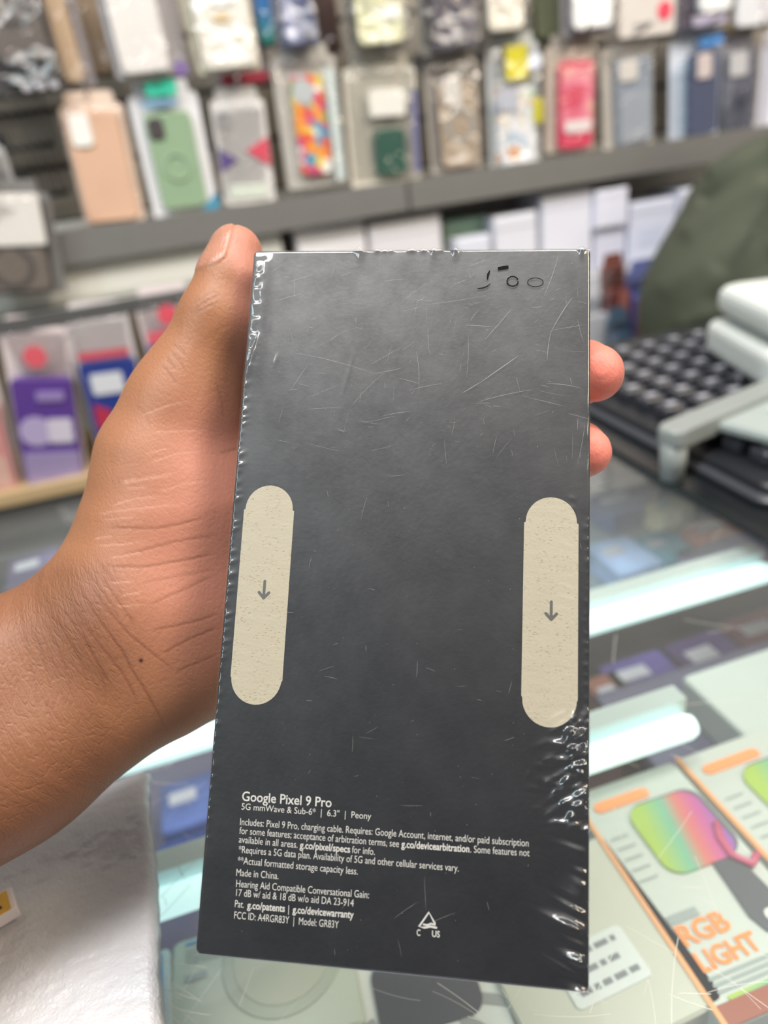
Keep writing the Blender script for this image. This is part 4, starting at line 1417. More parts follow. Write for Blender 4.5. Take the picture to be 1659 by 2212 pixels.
g2 = nt.nodes.new('ShaderNodeBsdfGlossy')
g2.inputs['Roughness'].default_value = 0.42
fr = nt.nodes.new('ShaderNodeFresnel')
fr.inputs['IOR'].default_value = 1.55
mx1 = nt.nodes.new('ShaderNodeMixShader')
mx2 = nt.nodes.new('ShaderNodeMixShader')
tc = nt.nodes.new('ShaderNodeTexCoord')
nz = nt.nodes.new('ShaderNodeTexNoise')
nz.inputs['Scale'].default_value = 55
nz.inputs['Detail'].default_value = 9
nz.inputs['Roughness'].default_value = 0.72
nt.links.new(tc.outputs['Object'], nz.inputs['Vector'])
mr = nt.nodes.new('ShaderNodeMapRange')
mr.inputs[1].default_value = 0.38
mr.inputs[2].default_value = 0.75
mr.inputs[3].default_value = 0.012
mr.inputs[4].default_value = 0.062
nt.links.new(nz.outputs['Fac'], mr.inputs[0])
nt.links.new(mr.outputs[0], mx1.inputs[0])
nt.links.new(tr.outputs[0], mx1.inputs[1])
nt.links.new(g2.outputs[0], mx1.inputs[2])
ge = nt.nodes.new('ShaderNodeNewGeometry')
frn = nt.nodes.new('ShaderNodeMath')
frn.operation = 'SUBTRACT'
frn.inputs[0].default_value = 1.0
nt.links.new(ge.outputs['Backfacing'], frn.inputs[1])
frm = nt.nodes.new('ShaderNodeMath')
frm.operation = 'MULTIPLY'
nt.links.new(fr.outputs[0], frm.inputs[0])
nt.links.new(frn.outputs[0], frm.inputs[1])
nt.links.new(frm.outputs[0], mx2.inputs[0])
nt.links.new(mx1.outputs[0], mx2.inputs[1])
nt.links.new(g1.outputs[0], mx2.inputs[2])
nt.links.new(mx2.outputs[0], out.inputs[0])
me = mesh_np('shrink_wrap', vs, fs, film)
fo = bpy.data.objects.new('shrink_wrap', me)
C.objects.link(fo)
fo.parent = bx
fo['label'] = 'clear glossy shrink wrap with gathered edges'

# scratches in the film
rs = random.Random(21)
sc = MB()
fixed = [((640, 765), (808, 809), 0.05), ((808, 809), (870, 796), 0.05), ((920, 660), (1050, 640), 0.04), ((1006, 704), (1064, 707), 0.06), ((1017, 694), (1032, 674), 0.06), ((1236, 645), (1190, 720), 0.09), ((1190, 720), (1182, 780), 0.09), ((1000, 850), (1040, 826), 0.08), ((1040, 826), (1120, 770), 0.11), ((1035, 869), (1150, 843), 0.06), ((1180, 830), (1256, 840), 0.05), ((1140, 860), (1215, 878), 0.05), ((1048, 735), (1106, 668), 0.06), ((760, 880), (840, 800), 0.04), ((1176, 640), (1206, 555), 0.06), ((828, 900), (888, 890), 0.05), ((885, 845), (955, 830), 0.05), ((900, 760), (905, 850), 0.05), ((926, 710), (930, 770), 0.05)]
for p, q, wd in fixed:
    n = 6
    bend = rs.uniform(-0.04, 0.04)
    pts = []
    for i in range(n + 1):
        s = i / n
        o_ = bend * 4 * s * (1 - s)
        pts.append((p[0] + (q[0] - p[0]) * s - (q[1] - p[1]) * o_, p[1] + (q[1] - p[1]) * s + (q[0] - p[0]) * o_))
    stroke(sc, pts, [wd * mm * 0.6 * (0.4 + math.sin(math.pi * min(max(i / n, 0.02), 0.98))) for i in range(n + 1)], 0.00052)
for k in range(210):
    top = rs.random() < 0.8
    px, py = rs.uniform(600, 1260), rs.uniform(570, 1000) if top else rs.uniform(1000, 2080)
    an = rs.choice([0.05, 0.15, -0.35, 1.5, 1.65, -0.8]) + rs.uniform(-0.2, 0.2)
    l = min(rs.expovariate(1 / 22.0) + 4, 90)
    wd = rs.uniform(0.012, 0.034) * mm
    b_ = rs.uniform(-0.1, 0.1)
    pts = [(px + math.cos(an + b_ * s) * l * s, py + math.sin(an + b_ * s) * l * s) for s in (-0.5, -0.25, 0, 0.25, 0.5)]
    stroke(sc, pts, [wd * 0.3, wd, wd, wd, wd * 0.3], 0.00052)
for k in range(220):   # dust specks
    px, py = rs.uniform(520, 1255), rs.uniform(600, 2090)
    c = on_face(px, py)
    r_ = rs.choice([0.04, 0.05, 0.06, 0.09]) * mm
    a0 = rs.uniform(0, 3)
    sc.add([(c[0] + r_ * rs.uniform(0.5, 1.2) * math.cos(a0 + 1.05 * i), c[1] + r_ * rs.uniform(0.5, 1.2) * math.sin(a0 + 1.05 * i), 0.00055) for i in range(6)], [tuple(range(6))])
scm = bpy.data.materials.new('film_scratch')
scm.use_nodes = True
nt = scm.node_tree
bs = nt.nodes['Principled BSDF']
nz = nt.nodes.new('ShaderNodeTexNoise')
nz.inputs['Scale'].default_value = 90
tc = nt.nodes.new('ShaderNodeTexCoord')
nt.links.new(tc.outputs['Object'], nz.inputs['Vector'])
cr = nt.nodes.new('ShaderNodeMapRange')
cr.inputs[3].default_value = 0.10
cr.inputs[4].default_value = 0.75
nt.links.new(nz.outputs['Fac'], cr.inputs[0])
nt.links.new(cr.outputs[0], bs.inputs['Alpha'])
bs.inputs['Base Color'].default_value = rgb((176, 172, 166))
bs.inputs['Roughness'].default_value = 0.5
o = sc.build('film_scratches', scm, bx)
o['kind'] = 'stuff'
# ------------------------------------------------------------------ the hand that holds the box (box frame, millimetres)
def Lm(px, py, wmm):
    return on_face(px, py, wmm / 1000.0) * 1000.0


def J(px, py, wmm, r, k=6.0):
    return (Lm(px, py, wmm), r)


prims = []


def chain(js, k):
    for (a, ra), (b, rb) in zip(js[:-1], js[1:]):
        prims.append(cone(a, b, ra, rb, k))


# forearm: two parallel tapering cones give it an oval section
Wc, Fc = Lm(268, 1398, -30), Lm(-10, 1566, -21)
dirf = (Fc - Wc) / np.linalg.norm(Fc - Wc)
perp = np.cross(dirf, np.array([0, 0, 1.0]))
perp /= np.linalg.norm(perp)
Ec = Fc + dirf * 150 + np.array([0, 0, 42.0])
for s in (-1, 1):
    prims.append(cone(Wc + perp * s * 9.5, Fc + perp * s * 9.0, 19.5, 22.5, 8))
    prims.append(cone(Fc + perp * s * 9.0, Ec + perp * s * 17, 22.5, 27, 8))
# heel of the hand and palm
pal = [J(300, 1360, -32, 22), J(400, 1405, -36, 19)]
chain(pal, 12)
chain([(Lm(300, 1370, -34), 20), (Lm(470, 1400, -46), 15), (Lm(880, 1180, -44), 12)], 10)
chain([(Lm(330, 1330, -34), 20), (Lm(560, 1180, -47), 15), (Lm(890, 1060, -44), 12)], 10)
chain([(Lm(345, 1280, -36), 20), (Lm(560, 1080, -48), 15), (Lm(850, 960, -44), 12)], 10)
chain([(Lm(360, 1200, -38), 19), (Lm(540, 1000, -48), 15), (Lm(790, 880, -44), 12)], 10)
chain([(Lm(400, 1050, -38), 16), (Lm(560, 930, -46), 13)], 10)
# thumb
T4, T3, T2, T1, T0 = J(332, 1275, -29, 23.5), J(372, 1085, -27, 21.0), J(397, 880, -20, 13.4), J(474, 690, -14, 9.4), J(511, 546, -13, 7.4)
chain([T4, T3], 14)
chain([T3, (Lm(362, 985, -23), 16.5), T2], 9)
chain([T2, (Lm(432, 790, -17), 11.4), T1], 5)
chain([T1, (Lm(497, 610, -13.5), 8.6), T0], 4)
prims.append(ell(Lm(396, 870, -19), (14.2, 14.5, 13.5), 6))
prims.append(ell(Lm(467, 702, -14), (10.2, 11.5, 10.0), 4))
# thumb nail plate on the outer side of the tip
nail_c = Lm(478, 536, -11.5)
# fingers, wrapped behind the box with their tips round its right edge
chain([(Lm(790, 885, -45), 11.5), (Lm(1010, 830, -42), 9.4), (Lm(1180, 805, -39), 8.6)], 4)
chain([(Lm(1180, 805, -39), 8.6), (Lm(1262, 803, -30), 8.3), (Lm(1286, 806, -19), 7.7)], 3)
chain([(Lm(850, 965, -45), 11.5), (Lm(1040, 965, -43), 9.2), (Lm(1180, 970, -40), 8.4)], 4)
chain([(Lm(1180, 970, -40), 8.4), (Lm(1248, 972, -31), 7.6), (Lm(1268, 976, -21), 6.6)], 3)
chain([(Lm(890, 1060, -45), 11), (Lm(1040, 1090, -43), 8.8), (Lm(1150, 1115, -39.5), 7.8), (Lm(1215, 1120, -37.5), 7.0)], 3)
chain([(Lm(880, 1180, -45), 10), (Lm(1000, 1220, -41), 7.8), (Lm(1090, 1250, -38), 7.0), (Lm(1150, 1260, -37), 6.2)], 3)
# rejoin finger one to the palm
allp = np.concatenate([np.stack([p[1] - p[3], p[1] + p[3], p[2] - p[4], p[2] + p[4]]) if p[0] == 'c' else np.stack([p[1] - p[2], p[1] + p[2]]) for p in prims])
lo, hi = allp.min(0) - 3, allp.max(0) + 3
BWm, BHm, BDm = BW * 500 + 0.45, BH * 500 + 0.8, BD * 1000 + 0.15


def box_cut(X, Y, Zz):
    dx = np.abs(X) - BWm
    dy = np.abs(Y) - BHm
    dz = np.abs(Zz + BDm / 2) - BDm / 2
    return -np.maximum(np.maximum(dx, dy), dz)


Vh, Qh = sdf_mesh(prims, lo, hi, 1.5, box_cut, iters=3)
Vh, Qh = split_quads(*split_quads(Vh, Qh))


def to_world(Vm):
    Vm = Vm / 1000.0
    return BO + Vm[:, :1] * BU + Vm[:, 1:2] * BV + Vm[:, 2:3] * BN


# vertex normals
def vnormals(V, Q):
    n = np.cross(V[Q[:, 2]] - V[Q[:, 0]], V[Q[:, 3]] - V[Q[:, 1]])
    N = np.zeros_like(V)
    for c in range(3):
        N[:, c] = np.bincount(Q.ravel(), np.repeat(n[:, c], 4), len(V))
    return N / (np.linalg.norm(N, axis=1)[:, None] + 1e-12)


Nh = vnormals(Vh, Qh)
Pw = to_world(Vh)
px_ = project(Pw)
facing = Nh[:, 2] > -0.25


def smoothpath(pts, n=24):
    pts = np.array(pts, float)
    k = len(pts)
    t = np.linspace(0, k - 1, n)
    out = []
    for x in t:
        i = min(int(x), k - 2)
        f = x - i
        p0, p1, p2, p3 = pts[max(i - 1, 0)], pts[i], pts[i + 1], pts[min(i + 2, k - 1)]
        out.append(0.5 * ((2 * p1) + (-p0 + p2) * f + (2 * p0 - 5 * p1 + 4 * p2 - p3) * f * f + (-p0 + 3 * p1 - 3 * p2 + p3) * f ** 3))
    return np.array(out)


def path_field(pts, width, wob=0.0, seed=0):
    """0..1 closeness to a skin line drawn over the hand, tapering to its ends"""
    P = smoothpath(pts)
    if wob:
        r = np.random.default_rng(seed)
        P = P + r.normal(0, wob, P.shape)
    m = facing & (px_[:, 0] > P[:, 0].min() - 14) & (px_[:, 0] < P[:, 0].max() + 14) & (px_[:, 1] > P[:, 1].min() - 14) & (px_[:, 1] < P[:, 1].max() + 14)
    ix = np.where(m)[0]
    q = px_[ix]
    best = np.full(len(ix), 1e9)
    tt = np.zeros(len(ix))
    for i in range(len(P) - 1):
        a, b = P[i], P[i + 1]
        d = b - a
        l2 = d @ d + 1e-9
        t = np.clip(((q - a) @ d) / l2, 0, 1)
        dd = np.hypot(*(q - a - t[:, None] * d).T)
        u = dd < best
        best[u] = dd[u]
        tt[u] = (i + t[u]) / (len(P) - 1)
    out = np.zeros(len(px_))
    taper = np.clip(np.minimum(tt, 1 - tt) / 0.18, 0.15, 1)
    out[ix] = np.exp(-(best / (width * (0.5 + 0.5 * taper))) ** 2) * taper
    return out


def z7(*p):
    return [(x / 2.458, 1000 + y / 2.458) for x, y in p]


def z4(*p):
    return [(x / 2.9625, 500 + y / 2.9625) for x, y in p]


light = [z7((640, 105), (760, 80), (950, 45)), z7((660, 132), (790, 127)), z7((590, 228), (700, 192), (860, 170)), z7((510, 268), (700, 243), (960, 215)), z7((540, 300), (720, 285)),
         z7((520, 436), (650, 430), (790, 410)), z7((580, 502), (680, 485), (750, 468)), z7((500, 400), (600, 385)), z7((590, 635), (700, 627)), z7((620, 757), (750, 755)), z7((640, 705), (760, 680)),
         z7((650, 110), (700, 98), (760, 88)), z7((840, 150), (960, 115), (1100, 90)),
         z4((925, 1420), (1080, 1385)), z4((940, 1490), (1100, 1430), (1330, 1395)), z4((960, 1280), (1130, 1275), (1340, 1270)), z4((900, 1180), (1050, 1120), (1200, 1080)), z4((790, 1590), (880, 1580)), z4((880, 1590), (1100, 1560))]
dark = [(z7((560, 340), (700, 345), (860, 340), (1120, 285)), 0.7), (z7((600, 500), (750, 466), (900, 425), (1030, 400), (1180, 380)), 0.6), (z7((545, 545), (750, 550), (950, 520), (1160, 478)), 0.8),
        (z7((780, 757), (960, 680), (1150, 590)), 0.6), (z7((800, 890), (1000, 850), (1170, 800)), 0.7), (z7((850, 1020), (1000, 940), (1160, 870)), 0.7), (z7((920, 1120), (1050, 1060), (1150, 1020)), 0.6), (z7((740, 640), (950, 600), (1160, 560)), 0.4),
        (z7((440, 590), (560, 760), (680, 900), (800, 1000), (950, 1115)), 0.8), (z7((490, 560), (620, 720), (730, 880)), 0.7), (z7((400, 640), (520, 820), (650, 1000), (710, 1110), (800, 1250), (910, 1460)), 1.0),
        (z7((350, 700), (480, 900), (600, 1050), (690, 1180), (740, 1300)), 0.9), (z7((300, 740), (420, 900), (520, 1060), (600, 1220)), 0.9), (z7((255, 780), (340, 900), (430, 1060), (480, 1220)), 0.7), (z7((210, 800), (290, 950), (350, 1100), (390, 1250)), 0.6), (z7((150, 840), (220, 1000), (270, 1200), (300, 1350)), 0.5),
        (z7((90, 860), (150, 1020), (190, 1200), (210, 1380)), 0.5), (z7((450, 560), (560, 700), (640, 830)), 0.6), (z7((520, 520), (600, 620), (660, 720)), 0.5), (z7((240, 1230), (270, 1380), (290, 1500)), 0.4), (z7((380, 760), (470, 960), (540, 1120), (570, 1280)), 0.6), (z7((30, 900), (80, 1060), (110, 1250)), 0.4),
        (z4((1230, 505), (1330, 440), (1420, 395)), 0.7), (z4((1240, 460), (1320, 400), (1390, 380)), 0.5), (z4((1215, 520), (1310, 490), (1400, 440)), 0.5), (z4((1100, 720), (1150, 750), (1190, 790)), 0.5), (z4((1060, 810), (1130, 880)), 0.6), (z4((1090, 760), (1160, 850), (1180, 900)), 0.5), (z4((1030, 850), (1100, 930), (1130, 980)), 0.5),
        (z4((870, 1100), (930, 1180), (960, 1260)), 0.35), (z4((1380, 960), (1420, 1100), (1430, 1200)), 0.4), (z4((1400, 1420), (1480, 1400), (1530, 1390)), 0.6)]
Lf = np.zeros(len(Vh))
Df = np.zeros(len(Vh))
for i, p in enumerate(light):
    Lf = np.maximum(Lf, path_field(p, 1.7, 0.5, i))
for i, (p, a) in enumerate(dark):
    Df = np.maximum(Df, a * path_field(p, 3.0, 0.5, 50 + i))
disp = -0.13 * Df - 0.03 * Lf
# pigment maps: palm side (pinker), nail, mole
pink = np.zeros(len(Vh))


def blob(px, py, rx, ry, rot=0.0):
    c, s = math.cos(rot), math.sin(rot)
    x, y = px_[:, 0] - px, px_[:, 1] - py
    u, v = (x * c + y * s) / rx, (-x * s + y * c) / ry
    return np.exp(-(u * u + v * v) ** 1.5)


pink = np.clip(0.95 * blob(470, 1160, 200, 300, 0.15) + 0.9 * blob(545, 620, 45, 190, 0.1) + 1.0 * blob(520, 520, 40, 60) + 0.35 * blob(450, 950, 90, 90), 0, 1)
tipf = np.clip(blob(1300, 806, 70, 90) + blob(1290, 976, 60, 80), 0, 1)
mole = np.exp(-(np.hypot((px_[:, 0] - 305), (px_[:, 1] - 1426)) / 5.0) ** 4)
# nail region: outer side of the thumb tip
q = px_
na, nb = np.array([494.0, 484.0]), np.array([468.0, 566.0])
dn = nb - na
tn = ((q - na) @ dn) / (dn @ dn)
side = (q[:, 0] - na[0]) * dn[1] - (q[:, 1] - na[1]) * dn[0]
side = side / np.linalg.norm(dn)           # positive towards the viewer's right of the edge line
nx_ = Nh[:, 0]
nail = np.clip((6 - (side + 0)) / -4, 0, 1)
right_edge = np.interp(q[:, 1], [478, 500, 530, 556, 572], [505, 501, 494, 485, 464])
nail = 1 / (1 + np.exp((q[:, 0] - right_edge) / 1.6))
nail *= 1 / (1 + np.exp((q[:, 1] - 566 + (q[:, 0] - 470) * 0.35) / 2.0)) * (q[:, 1] > 440) * (Nh[:, 2] > -0.9) * (q[:, 0] < 520)
disp += 0.35 * nail - 0.30 * np.exp(-((q[:, 0] - right_edge - 3) / 2.2) ** 2) * (q[:, 1] < 562) * (q[:, 1] > 480) * (q[:, 0] < 515)
Vh = Vh + Nh * disp[:, None]
Vw = to_world(Vh)

skin = bpy.data.materials.new('brown_skin')
skin.use_nodes = True
nt = skin.node_tree
bs = nt.nodes['Principled BSDF']


def attr(n):
    a = nt.nodes.new('ShaderNodeAttribute')
    a.attribute_name = n
    return a.outputs['Fac']


def mixc(fac, a, b, scale=1.0):
    m = nt.nodes.new('ShaderNodeMix')
    m.data_type = 'RGBA'
    if scale != 1.0:
        k = nt.nodes.new('ShaderNodeMath')
        k.operation = 'MULTIPLY'
        k.inputs[1].default_value = scale
        nt.links.new(fac, k.inputs[0])
        fac = k.outputs[0]
    nt.links.new(fac, m.inputs[0])
    for s, x in ((6, a), (7, b)):
        if isinstance(x, tuple):
            m.inputs[s].default_value = x
        else:
            nt.links.new(x, m.inputs[s])
    return m.outputs[2]


tc = nt.nodes.new('ShaderNodeTexCoord')


def noise(scale, detail=5, rough=0.6, stretch=None, rot=0.0):
    n = nt.nodes.new('ShaderNodeTexNoise')
    n.inputs['Scale'].default_value = scale
    n.inputs['Detail'].default_value = detail
    n.inputs['Roughness'].default_value = rough
    if stretch:
        m = nt.nodes.new('ShaderNodeMapping')
        m.vector_type = 'TEXTURE'
        m.inputs['Rotation'].default_value = rot if isinstance(rot, tuple) else (0, 0, rot)
        m.inputs['Scale'].default_value = stretch
        nt.links.new(tc.outputs['Object'], m.inputs[0])
        nt.links.new(m.outputs[0], n.inputs['Vector'])
    else:
        nt.links.new(tc.outputs['Object'], n.inputs['Vector'])
    return n.outputs['Fac']


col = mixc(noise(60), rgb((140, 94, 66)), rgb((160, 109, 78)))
col = mixc(attr('forearm'), col, rgb((118, 77, 55)), 0.75)  # darker forearm tone paints its weaker light into the skin colour
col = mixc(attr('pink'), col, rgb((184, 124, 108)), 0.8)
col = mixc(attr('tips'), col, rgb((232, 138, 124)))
col = mixc(attr('dark_line'), col, rgb((112, 66, 48)), 0.6)  # creases also darkened in colour, painting the shade of their grooves
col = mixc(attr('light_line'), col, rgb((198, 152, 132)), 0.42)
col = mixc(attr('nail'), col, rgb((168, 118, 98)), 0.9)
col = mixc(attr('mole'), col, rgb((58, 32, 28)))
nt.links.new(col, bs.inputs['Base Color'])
rg = nt.nodes.new('ShaderNodeMapRange')
rg.inputs[3].default_value = 0.46
rg.inputs[4].default_value = 0.24
nt.links.new(attr('nail'), rg.inputs[0])
nt.links.new(rg.outputs[0], bs.inputs['Roughness'])
bs.inputs['Subsurface Weight'].default_value = 0.12
bs.inputs['Subsurface Radius'].default_value = (1.0, 0.35, 0.2)
bs.inputs['Subsurface Scale'].default_value = 0.003
bs.inputs['Specular IOR Level'].default_value = 0.35
# fine skin relief: pores, and folds that run across the wrist
b1 = nt.nodes.new('ShaderNodeBump')
b1.inputs['Strength'].default_value = 0.30
b1.inputs['Distance'].default_value = 0.0005
nt.links.new(noise(1100, 4, 0.6), b1.inputs['Height'])
fang = math.atan2(dirf[1], dirf[0])
mpv = nt.nodes.new('ShaderNodeMapping')
mpv.vector_type = 'TEXTURE'
mpv.inputs['Rotation'].default_value = (0, 0, fang - 0.12)
mpv.inputs['Scale'].default_value = (1.0, 4.2, 2.6)
wob = nt.nodes.new('ShaderNodeTexNoise')
wob.inputs['Scale'].default_value = 130
wob.inputs['Detail'].default_value = 2
nt.links.new(tc.outputs['Object'], wob.inputs['Vector'])
wsc = nt.nodes.new('ShaderNodeVectorMath')
wsc.operation = 'SCALE'
wsc.inputs['Scale'].default_value = 0.0035
nt.links.new(wob.outputs['Color'], wsc.inputs[0])
wad = nt.nodes.new('ShaderNodeVectorMath')
nt.links.new(tc.outputs['Object'], wad.inputs[0])
nt.links.new(wsc.outputs[0], wad.inputs[1])
nt.links.new(wad.outputs[0], mpv.inputs[0])
vor = nt.nodes.new('ShaderNodeTexVoronoi')
vor.feature = 'DISTANCE_TO_EDGE'
vor.inputs['Scale'].default_value = 900
nt.links.new(mpv.outputs[0], vor.inputs['Vector'])
vmr = nt.nodes.new('ShaderNodeMapRange')
vmr.interpolation_type = 'SMOOTHSTEP'
vmr.inputs[1].default_value = 0.0
vmr.inputs[2].default_value = 0.16
nt.links.new(vor.outputs['Distance'], vmr.inputs[0])
b2 = nt.nodes.new('ShaderNodeBump')
b2.inputs['Distance'].default_value = 0.00022
fst = nt.nodes.new('ShaderNodeMapRange')
fst.inputs[3].default_value = 0.12
fst.inputs[4].default_value = 0.3
nt.links.new(attr('forearm'), fst.inputs[0])
nt.links.new(fst.outputs[0], b2.inputs['Strength'])
nt.links.new(vmr.outputs[0], b2.inputs['Height'])
nt.links.new(b1.outputs[0], b2.inputs['Normal'])
b3 = nt.nodes.new('ShaderNodeBump')
b3.inputs['Distance'].default_value = 0.0006
nt.links.new(attr('forearm'), b3.inputs['Strength'])
nt.links.new(noise(240, 3, 0.55, (1.0, 5.0, 4.0), fang - 0.1), b3.inputs['Height'])
nt.links.new(b2.outputs[0], b3.inputs['Normal'])
nt.links.new(b3.outputs[0], bs.inputs['Normal'])

inv = np.array(MW.inverted())
Vl = Vh / 1000.0
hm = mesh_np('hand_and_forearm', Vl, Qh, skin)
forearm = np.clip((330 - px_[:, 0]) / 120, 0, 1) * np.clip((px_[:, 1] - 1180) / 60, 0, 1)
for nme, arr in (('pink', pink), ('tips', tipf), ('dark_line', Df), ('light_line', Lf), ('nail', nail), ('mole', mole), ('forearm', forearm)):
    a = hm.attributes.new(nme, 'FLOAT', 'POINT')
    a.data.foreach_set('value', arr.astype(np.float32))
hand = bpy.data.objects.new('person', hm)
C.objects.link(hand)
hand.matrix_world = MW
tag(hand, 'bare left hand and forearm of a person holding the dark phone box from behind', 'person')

# ------------------------------------------------------------------ the person in the olive shirt behind the counter
YP = 0.845


def P(px, py, dy=0.0):
    return at_y(px, py, YP) + np.array([0, dy, 0])


px2m = 1.0 / 1480.0
hip = P(1530, 960)
hip[2] = min(hip[2], 0.80)
hip = np.array([hip[0] + 0.065, YP, 0.78])
sh = P(1740, 490)           # chest and shoulder mass
mid = P(1650, 665)
neck = P(1800, 330)
headc = P(1930, 250)
sp_ = []
for s in (-1, 1):
    off = np.array([0, s * 0.075, 0])
    sp_.append(cone(hip + off * 0.8, mid + off, 0.125, 0.115, 0.05))
    sp_.append(cone(mid + off, sh + off * 1.15, 0.115, 0.112, 0.05))
    # upper arm sleeve
    shoulder = sh + np.array([0.03, s * 0.135, 0.015])
    elbow = shoulder + np.array([0.09, s * 0.01, -0.22])
    sp_.append(cone(shoulder, elbow, 0.062, 0.052, 0.04))
sp_.append(cone(sh + np.array([0.04, 0, 0.05]), neck, 0.085, 0.06, 0.04))
# cloth folds: shallow ridges that fan from the shoulder
lo = np.array([hip[0] - 0.2, YP - 0.36, 0.62])
hi = np.array([neck[0] + 0.25, YP + 0.36, sh[2] + 0.25])


Vs, Qs = sdf_mesh(sp_, lo, hi, 0.009, lambda X, Y, Z_: 0.66 - Z_, iters=3)
Vs, Qs = split_quads(Vs, Qs)
Ns = vnormals(Vs, Qs)
pxs = project(Vs)


def fold(p, q, wd, amp):
    a, b = np.array(p, float), np.array(q, float)
    d = b - a
    t = np.clip(((pxs - a) @ d) / (d @ d), 0, 1)
    dd = np.hypot(*(pxs - a - t[:, None] * d).T)
    return amp * np.exp(-(dd / wd) ** 2)


dsp = fold((1670, 330), (1520, 425), 12, -0.011) + fold((1670, 300), (1540, 372), 14, 0.007) + fold((1670, 430), (1560, 570), 18, -0.010) + fold((1640, 400), (1490, 500), 20, 0.008) + fold((1660, 560), (1540, 650), 22, -0.008) + fold((1600, 520), (1440, 620), 24, 0.005) + fold((1640, 640), (1480, 700), 20, 0.006)
dsp = dsp * (Ns[:, 1] < 0.3)
Vs = Vs + Ns * dsp[:, None]
person = thing('person', 'person in an olive green shirt bending behind the counter at the right border', 'person', (float(hip[0]), YP, 0.0))
pm = Vector(person.location)


def local(V):
    return V - np.array(pm)


def pmesh(name, V, Q, m, parent=person):
    me = mesh_np(name, local(V), Q, m)
    o = bpy.data.objects.new(name, me)
    C.objects.link(o)
    o.parent = parent
    return o


shirt = mat('olive_shirt', (74, 79, 64), 0.85, var=0.08, scale=16, bump=0.3, bscale=260)
pmesh('shirt', Vs, Qs, shirt)
# body: head, neck, arms with hands, legs in one surface
bp = []
bp.append(cone(neck - np.array([0.05, 0, 0.06]), headc - np.array([0.03, 0, 0.05]), 0.052, 0.05, 0.03))
bp.append(ell(headc, (0.098, 0.076, 0.115), 0.03))
bp.append(ell(headc + np.array([0.05, 0, -0.06]), (0.05, 0.055, 0.055), 0.03))
bp.append(cone(headc + np.array([0.092, 0, 0.01]), headc + np.array([0.112, 0, -0.025]), 0.009, 0.014, 0.012))
for s in (-1, 1):
    bp.append(ell(headc + np.array([-0.005, s * 0.076, -0.005]), (0.018, 0.008, 0.030), 0.006))
    bp.append(ell(headc + np.array([0.088, s * 0.032, 0.012]), (0.012, 0.014, 0.010), 0.004))
    shoulder = sh + np.array([0.03, s * 0.135, 0.015])
    elbow = shoulder + np.array([0.10, s * 0.012, -0.25])
    wrist = elbow + np.array([0.22, -s * 0.05, -0.03])
    bp.append(cone(shoulder * 0.6 + elbow * 0.4, elbow, 0.034, 0.036, 0.0))
    bp.append(cone(elbow, wrist, 0.040, 0.026, 0.02))
    palm = wrist + np.array([0.055, -s * 0.01, -0.008])
    bp.append(cone(wrist, palm, 0.025, 0.027, 0.012))
    for k, (fl, oy) in enumerate(((0.066, -0.024), (0.076, -0.008), (0.07, 0.008), (0.055, 0.023))):
        b0 = palm + np.array([0.018, oy, 0.0])
        b1 = b0 + np.array([fl * 0.55, oy * 0.3, -0.008])
        b2 = b1 + np.array([fl * 0.42, oy * 0.1, -0.02])
        bp.append(cone(b0, b1, 0.0105, 0.0095, 0.004))
        bp.append(cone(b1, b2, 0.0095, 0.008, 0.002))
    b0 = wrist + np.array([0.03, -s * 0.02, 0])
    bp.append(cone(b0, b0 + np.array([0.035, -s * 0.03, -0.006]), 0.013, 0.0105, 0.006))
    bp.append(cone(b0 + np.array([0.035, -s * 0.03, -0.006]), b0 + np.array([0.06, -s * 0.032, -0.012]), 0.0105, 0.009, 0.003))
    hp = hip + np.array([0.0, s * 0.09, -0.06])
    kn = hp + np.array([0.05, s * 0.02, -0.36])
    an_ = np.array([kn[0] - 0.03, kn[1], 0.07])
    bp.append(cone(hp, kn, 0.075, 0.055, 0.03))
    bp.append(cone(kn, an_, 0.055, 0.036, 0.02))
    bp.append(cone(an_ + np.array([-0.02, 0, -0.03]), an_ + np.array([0.15, 0, -0.04]), 0.036, 0.028, 0.02))
bp.append(cone(sh + np.array([0.05, 0, -0.05]), hip, 0.065, 0.08, 0.03))
bp.append(cone(sh + np.array([0.05, 0, -0.05]), neck, 0.05, 0.05, 0.02))
bp.append(cone(hip + np.array([0, -0.08, -0.03]), hip + np.array([0, 0.08, -0.03]), 0.08, 0.08, 0.03))
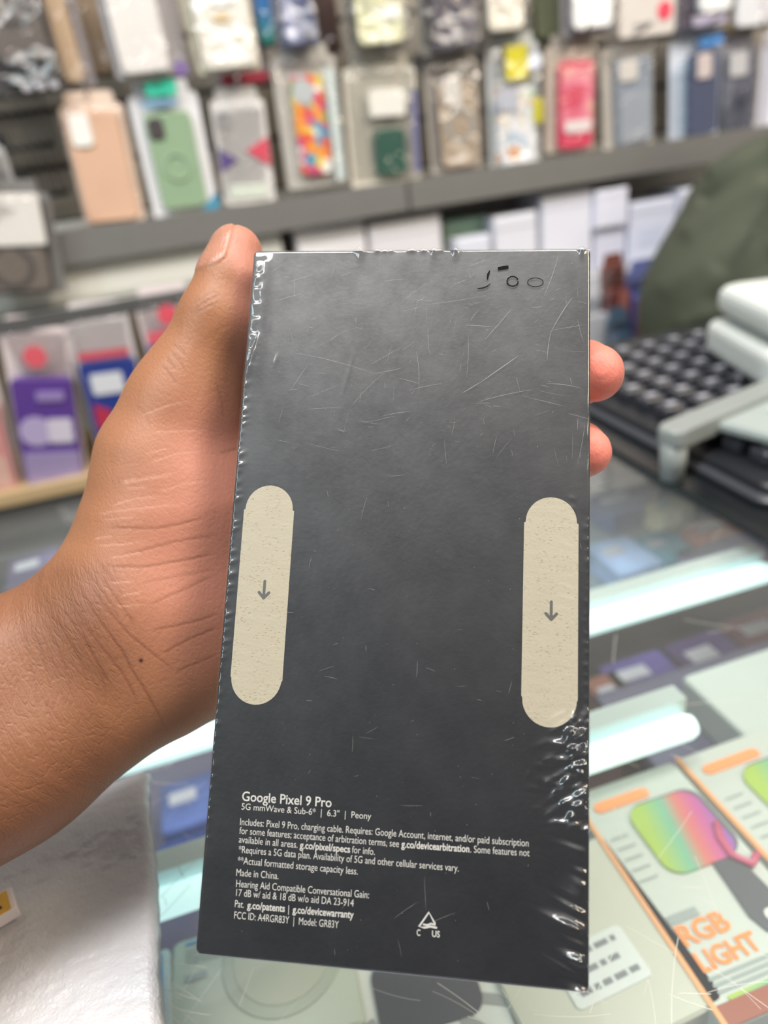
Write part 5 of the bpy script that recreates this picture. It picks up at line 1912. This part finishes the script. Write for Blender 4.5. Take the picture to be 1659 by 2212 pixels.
lo = np.array([hip[0] - 0.2, YP - 0.42, -0.01])
hi = np.array([headc[0] + 0.3, YP + 0.42, headc[2] + 0.2])
Vb, Qb = sdf_mesh(bp, lo, hi, 0.0075, None, iters=2)
pmesh('body', Vb, Qb, mat('clerk_skin', (170, 118, 90), 0.5, var=0.06, scale=20))
# trousers, shoes, hair
tr_ = []
for s in (-1, 1):
    hp = hip + np.array([0.0, s * 0.09, -0.06])
    kn = hp + np.array([0.05, s * 0.02, -0.36])
    an_ = np.array([kn[0] - 0.03, kn[1], 0.10])
    tr_.append(cone(hp, kn, 0.092, 0.072, 0.03))
    tr_.append(cone(kn, an_, 0.072, 0.058, 0.02))
tr_.append(cone(hip + np.array([0, -0.08, -0.03]), hip + np.array([0, 0.08, -0.03]), 0.1, 0.1, 0.03))
Vt, Qt = sdf_mesh(tr_, lo, np.array([hip[0] + 0.4, YP + 0.4, 0.9]), 0.009, None)
pmesh('trousers', Vt, Qt, mat('dark_trousers', (44, 46, 54), 0.8, bump=0.2, bscale=200))
for s in (-1, 1):
    an_ = np.array([hip[0] + 0.02, hip[1] + s * 0.11, 0.045])
    Vf, Qf = sdf_mesh([cone(an_ + np.array([-0.02, 0, 0.0]), an_ + np.array([0.16, 0, -0.004]), 0.046, 0.040, 0.01)], an_ - 0.1, an_ + np.array([0.25, 0.1, 0.1]), 0.006, lambda X, Y, Z_: 0.001 - Z_)
    pmesh('shoe', Vf, Qf, mat('shoe_leather', (38, 34, 32), 0.4))
hs = [ell(headc + np.array([-0.012, 0, 0.022]), (0.102, 0.084, 0.112), 0.01), ell(headc + np.array([-0.05, 0, -0.03]), (0.06, 0.07, 0.075), 0.03)]
Vq, Qq = sdf_mesh(hs, headc - 0.2, headc + 0.2, 0.006, lambda X, Y, Z_: np.maximum((headc[2] - 0.075) - Z_, (X - (headc[0] + 0.045)) + 0.5 * ((headc[2] + 0.04) - Z_)))
pmesh('hair', Vq, Qq, mat('dark_hair', (30, 24, 22), 0.5, bump=0.5, bscale=160))
